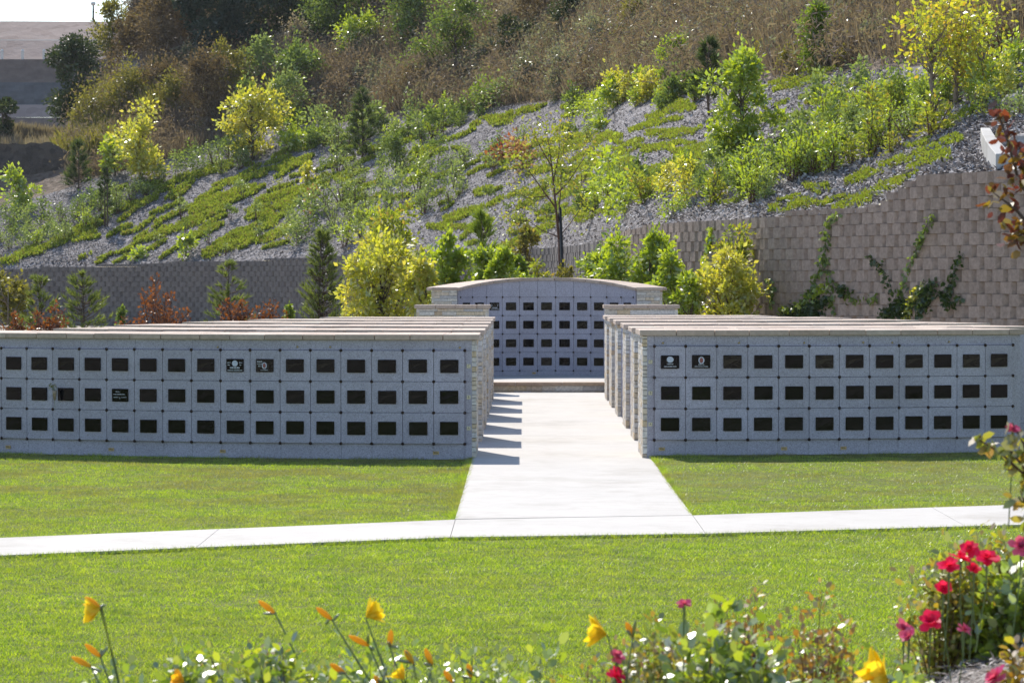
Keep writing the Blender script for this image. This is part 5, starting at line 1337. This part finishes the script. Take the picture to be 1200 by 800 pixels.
def spindle(mb, a, b, r):
    a = np.array(a); b = np.array(b)
    mb.tube([a+(b-a)*t for t in (0, .15, .45, .75, .93, 1)], [r*.35, r*.7, r, r*.85, r*.45, r*.1], 7)
def daylily(lab, root, items, d=8.0):
    """items: (kind, x,y of tip, x,y of foot of bud, colour)"""
    x = (root-CX)/F*d; b = zb(x, d); t = thing('daylily', lab, 'flower', (x, d, b)); O = np.array([x, d, b])
    mb = MB()
    for (kd, xt, yt, xf, yf, colr) in items:
        f = place(xf, yf, d)-O; k = place(xt, yt, d)-O
        mb.tube([(rng.normal()*.01, rng.normal()*.01, -.03), f*.5+np.array([-.02*np.sign(f[0]), 0, .02]), f], [.0034, .003, .0024], 6)
        if kd == 'bud':
            q = MB(); spindle(q, f, k, .0085); link('bud', q.mesh('bud', L[colr], True), t)
            for _ in range(2):
                q = MB(); spindle(q, f+rng.normal(size=3)*.002, f+(k-f)*.45+rng.normal(size=3)*.02, .0045); link('bud', q.mesh('bud', L['glossy'], True), t)
        else:
            v, fc = petals(f, k-f, 6, np.linalg.norm(k-f)*1.15, .5, .6)
            v2, f2 = petals(f, k-f, 6, np.linalg.norm(k-f)*1.1, .62, .38)
            link('flower', mesh_np('flower', np.concatenate([v, v2]), np.concatenate([fc, f2+len(v)]), L[colr]), t)
    link('stalk', mb.mesh('stalk', M['greenstem'], True), t)
    V = []; n = 14
    for i in range(n):
        a = rng.uniform(0, 2*PI); l = rng.uniform(.18, .3); o_ = np.array([math.cos(a), math.sin(a), 0]); s = np.array([-o_[1], o_[0], 0])*.008
        pr = [np.array([0, 0, -.01]), o_*l*.3+np.array([0, 0, l*.6]), o_*l*.75+np.array([0, 0, l*.55])]
        V += [pr[0]-s, pr[0]+s, pr[1]+s, pr[1]-s, pr[1]-s, pr[1]+s, pr[2]+s*.2, pr[2]-s*.2]
    link('leaf', mesh_np('leaf', V, np.arange(len(V)).reshape(-1, 4), L['green']), t)
daylily('daylily with a yellow bloom and orange buds at the far left', 140, [('flower', 97, 718, 118, 712, 'petalyellow'), ('bud', 98, 700, 116, 712, 'petalorange'), ('bud', 98, 755, 116, 770, 'petalorange'), ('bud', 82, 770, 105, 782, 'petalorange')])
daylily('daylily with a long leaning stalk and one rusty orange bud', 385, [('bud', 302, 704, 322, 719, 'petalorange')])
daylily('daylily with an orange bud under the open yellow trumpet', 470, [('bud', 370, 712, 388, 726, 'petalorange'), ('flower', 447, 712, 428, 724, 'petalyellow'), ('bud', 408, 745, 432, 757, 'petalorange'), ('bud', 386, 778, 404, 790, 'petalorange')])
daylily('daylily with upright orange buds left of the grey sprig', 490, [('bud', 458, 738, 456, 758, 'petalorange'), ('bud', 498, 760, 506, 780, 'petalorange'), ('flower', 462, 783, 474, 797, 'petalyellow'), ('bud', 474, 762, 484, 778, 'petalorange')], 7.8)
daylily('daylily with three slim buds at the bottom edge right of the upright buds', 545, [('bud', 520, 786, 530, 800, 'petalorange'), ('bud', 548, 778, 552, 794, 'petalorange'), ('bud', 438, 792, 446, 804, 'petalorange')], 7.9)
daylily('daylily with an orange bloom low at the left bottom edge', 215, [('flower', 200, 792, 215, 800, 'petalorange')], 7.7)
daylily('daylily with a large yellow bloom facing left beside the rose bush', 735, [('flower', 686, 738, 712, 744, 'petalyellow'), ('bud', 734, 729, 742, 746, 'petalorange')], 7.7)
daylily('daylily with a ruffled yellow bloom at the bottom right', 1045, [('flower', 1012, 776, 1040, 794, 'petalyellow'), ('flower', 1022, 798, 1044, 796, 'petalyellow')], 7.3)

# tall rose shoot at the right edge
d = 8.0; t = thing('rose_shoot', 'tall rose shoot with small green leaves reaching up at the right edge', 'rose', tuple(np.array([(1250-CX)/F*d, d, zb((1250-CX)/F*d, d)]))); O = np.array(t.location)
mb = MB(); P = []
for q in ([(1250, 800), (1225, 620), (1205, 560), (1172, 530), (1142, 512)], [(1205, 560), (1200, 520), (1186, 495)], [(1215, 590), (1198, 545), (1178, 520)], [(1225, 620), (1206, 600), (1196, 575)]):
    c = [place(a, b, d)-O for a, b in q]; mb.tube(c, list(np.linspace(.006, .002, len(c))), 5)
    c = np.array(c)[-3:]; n = 26; tt = rng.uniform(0, 1.999, n); i0 = tt.astype(int); f = (tt-i0)[:, None]
    i0 = np.minimum(i0, len(c)-2); P.append(c[i0]*(1-f)+c[i0+1]*f+rng.normal(size=(n, 3))*.012)
link('stem', mb.mesh('stem', M['twig'], True), t); V, Fq = leaf_polys(np.concatenate(P), .04, 6, dirs=np.tile([-.2, 0, -.3], (len(P)*26, 1)), asp=.6)
link('foliage', mesh_np('foliage', V, Fq, L['rose']), t)

# red leaved branch reaching in from the right
d = 10.; X0 = 2.75; t = thing('red_leaf_tree', 'red and orange leaved branch of a near tree reaching in at the right edge', 'tree', (X0, d, 0)); O = np.array([X0, d, 0])
mb = MB(); mb.tube([(0, 0, -.1), (.02, 0, 1.2), (0, 0, 2.2), (.05, 0, 2.9)], [.05, .045, .03, .012], 8); P = []
for q in ([(1570, 330), (1330, 300), (1235, 262), (1195, 215), (1177, 165), (1166, 128)], [(1330, 300), (1225, 285), (1190, 245), (1163, 226)], [(1235, 262), (1205, 268), (1188, 282)], [(1235, 262), (1210, 200), (1188, 160)]):
    c = [place(a, b, d)-O+np.array([0, rng.normal()*.02, 0]) for a, b in q]; mb.tube(c, list(np.linspace(.012, .002, len(c))), 6)
    c = np.array(c)[-4:]; n = 64; tt = rng.uniform(0, len(c)-1.001, n); i0 = tt.astype(int); f = (tt-i0)[:, None]
    P.append(c[i0]*(1-f)+c[i0+1]*f+rng.normal(size=(n, 3))*.022)
for k in range(9):
    b = np.array([0, 0, 1.7+.14*k]); a = rng.uniform(-.9, .9) if k % 2 else rng.uniform(2.4, 3.9)
    e = b+np.array([abs(math.cos(a))*.55+.15, math.sin(a)*.6, .35]); c = np.array([b, (b+e)/2+np.array([0, 0, .08]), e]); mb.tube(c, [.01, .006, .002], 5)
    n = 60; tt = rng.uniform(.4, 1.999, n); i0 = tt.astype(int); f = (tt-i0)[:, None]
    P.append(c[i0]*(1-f)+c[i0+1]*f+rng.normal(size=(n, 3))*.04)
P = np.concatenate(P); link('trunk', mb.mesh('trunk', M['bark'], True), t)
V, Fq = leaf_polys(P, .042, 6, dirs=np.tile([-.3, -.1, -.15], (len(P), 1)), asp=.62); link('crown', mesh_np('crown', V, Fq, L['crape']), t)
# ------------------------------------------------------------------ far terraced hill, left
def polar_strip(pxs, prof0, prof1, nrow=6, jag=0):
    V = []
    for px in pxs:
        for t in np.linspace(0, 1, nrow):
            y = prof0[0]*(1-t)+prof1[0]*t; d = prof0[1]*(1-t)+prof1[1]*t
            p = at(px, y, d); p[2] += jag*noise.noise(Vector((p[0]*.08, p[1]*.08, 1))); V.append(p)
    n = len(pxs)
    Fc = [(a*nrow+b, (a+1)*nrow+b, (a+1)*nrow+b+1, a*nrow+b+1) for a in range(n-1) for b in range(nrow-1)]
    return V, Fc
pxs = np.arange(-400, 261, 20.0)
V = []; Fc = []
def addstrip(a, b, jag=0):
    v, f = polar_strip(pxs, a, b, 6, jag); o_ = len(V); V.extend(v); Fc.extend([tuple(i+o_ for i in q) for q in f])
addstrip((175, 236), (155, 245), .2); addstrip((138, 246.5), (123, 247.7), .05); addstrip((70, 253), (48, 256), .15); addstrip((46.8, 257.5), (26, 261.5), .2); addstrip((26, 261.5), (60, 320))
o = link('terraced_hill', mesh_np('terraced_hill', V, Fc, M['terrace'], smooth=True)); o['kind'] = 'structure'
def farwall(label, a, b, mat):
    p0, p1 = at(-400, a[0], a[1]), at(260, a[0], a[1]); q0, q1 = at(-400, b[0], b[1]), at(260, b[0], b[1])
    mb = MB(); nr = 8; nc = 60
    for r in range(nr):
        for c in range(nc):
            f = lambda u, w_: (p0*(1-u)+p1*u)*(1-w_)+(q0*(1-u)+q1*u)*w_
            u0, u1 = c/nc, (c+1)/nc; w0, w1 = r/nr, (r+1)/nr
            P4 = [f(u0, w0), f(u1, w0), f(u1, w1), f(u0, w1)]
            dp = np.array([0, rng.uniform(.3, .5), 0])
            P4 = [p+np.array([0, .05*rng.uniform(), 0]) for p in P4]
            mb.prism([P4[0], P4[1], P4[1]+dp, P4[0]+dp, P4[3], P4[2], P4[2]+dp, P4[3]+dp])
    return link('terrace_wall', mb.mesh('terrace_wall', mat), None, (0, 0, 0), 0, label=label, category='retaining wall', group='far terrace walls', kind='thing')
farwall('lowest brown terrace wall on the far hill at the left edge', (156, 245), (138, 246.5), M['terracewall'])
farwall('dark grey terrace wall on the far hill between pale banks', (123, 247.9), (97, 249.2), M['terracegrey'])
farwall('tall brown terrace wall high on the far hill above the grey one', (97, 251), (70, 252.4), M['terracewall'])
mb = MB(); v, f = polar_strip(pxs, (48.2, 256), (46.8, 257.6), 3); me = mesh_np('terrace_road', v, f, M['terracegrey']); o = link('terrace_road', me); o['kind'] = 'structure'
for i, px in enumerate((3, 27, 52)):
    p = at(px, 70, 252.8); mb = MB(); mb.tube([(0, 0, -.3), (0, 0, .75)], [.12, .12], 8); mb.tube([(0, 0, .7), (0, 0, .85)], [.16, .05], 8)
    link('marker_post', mb.mesh('marker_post', M['whitepost']), None, tuple(p), 0, label=['short white post on the far terrace, nearest the photo edge', 'short white post on the far terrace, second from the photo edge', 'short white post on the far terrace, nearest the dark oak'][i], category='post', group='white posts on the far terrace')
p = at(110, 28, 262.5); t = thing('street_lamp', 'thin pole with a small head standing on the skyline of the far hill', 'street lamp', tuple(p))
mb = MB(); mb.tube([(0, 0, -.5), (0, 0, 1.6)], [.11, .07], 8); link('pole', mb.mesh('pole', M['stake'], True), t)
mb = MB(); mb.tube([(0, 0, 1.55), (0, 0, 1.65), (0, 0, 1.85)], [.12, .22, .2], 10); link('lamp_head', mb.mesh('lamp_head', M['whitepost'], True), t)

m, nt, out = new_mat('haze_air')
pv = nt.nodes.new('ShaderNodeVolumePrincipled'); pv.inputs['Density'].default_value = HAZE; pv.inputs['Color'].default_value = (.92, .95, 1, 1); pv.inputs['Anisotropy'].default_value = .3
nt.links.new(pv.outputs[0], out.inputs['Volume'])
mb = MB(); mb.box(-3050, 3050, -250, 4050, -1.2, 34)
o = link('haze', mb.mesh('haze', m)); o['kind'] = 'stuff'; o['label'] = 'thin pale air between the camera and the far hill'; o['category'] = 'haze'
# ------------------------------------------------------------------ camera, light, world
cam = bpy.data.cameras.new('camera'); co = bpy.data.objects.new('camera', cam); COL.objects.link(co)
cam.lens = 105; cam.sensor_width = 36; cam.sensor_fit = 'HORIZONTAL'; cam.clip_start = .5; cam.clip_end = 8000
co.location = (0, 0, EYE)
yaw = math.atan(15/F); pitch = math.atan(70/F)
co.rotation_euler = (PI/2-pitch, 0, yaw)
cam.dof.use_dof = True; cam.dof.focus_distance = 31; cam.dof.aperture_fstop = 13
SC.camera = co
EL, AZ = math.radians(44.5), math.radians(-19)       # azimuth from +Y towards +X
sd_ = Vector((math.sin(AZ)*math.cos(EL), math.cos(AZ)*math.cos(EL), math.sin(EL)))
sun = bpy.data.lights.new('sun', 'SUN'); so = bpy.data.objects.new('sun', sun); COL.objects.link(so)
sun.energy = 3.6; sun.angle = math.radians(.5); sun.color = (1, .95, .87)
so.rotation_euler = (-sd_).to_track_quat('-Z', 'Y').to_euler()
W = bpy.data.worlds.new('World'); SC.world = W; W.use_nodes = True
nt = W.node_tree; bg = nt.nodes['Background']
sky = nt.nodes.new('ShaderNodeTexSky'); sky.sky_type = 'NISHITA'; sky.sun_disc = False
sky.sun_elevation = EL; sky.sun_rotation = AZ; sky.air_density = 1.0; sky.dust_density = .5; sky.ozone_density = 1.5
nt.links.new(sky.outputs[0], bg.inputs[0]); bg.inputs[1].default_value = .11
vs_ = SC.view_settings; vs_.view_transform = 'Standard'; vs_.look = 'None'; vs_.gamma = 1; vs_.use_curve_mapping = False; vs_.exposure = .9
SC.cycles.sample_clamp_direct = 6; SC.cycles.sample_clamp_indirect = 6; SC.cycles.max_bounces = 8; SC.cycles.transmission_bounces = 4; SC.cycles.diffuse_bounces = 3; SC.cycles.glossy_bounces = 3; SC.cycles.caustics_reflective = False; SC.cycles.caustics_refractive = False
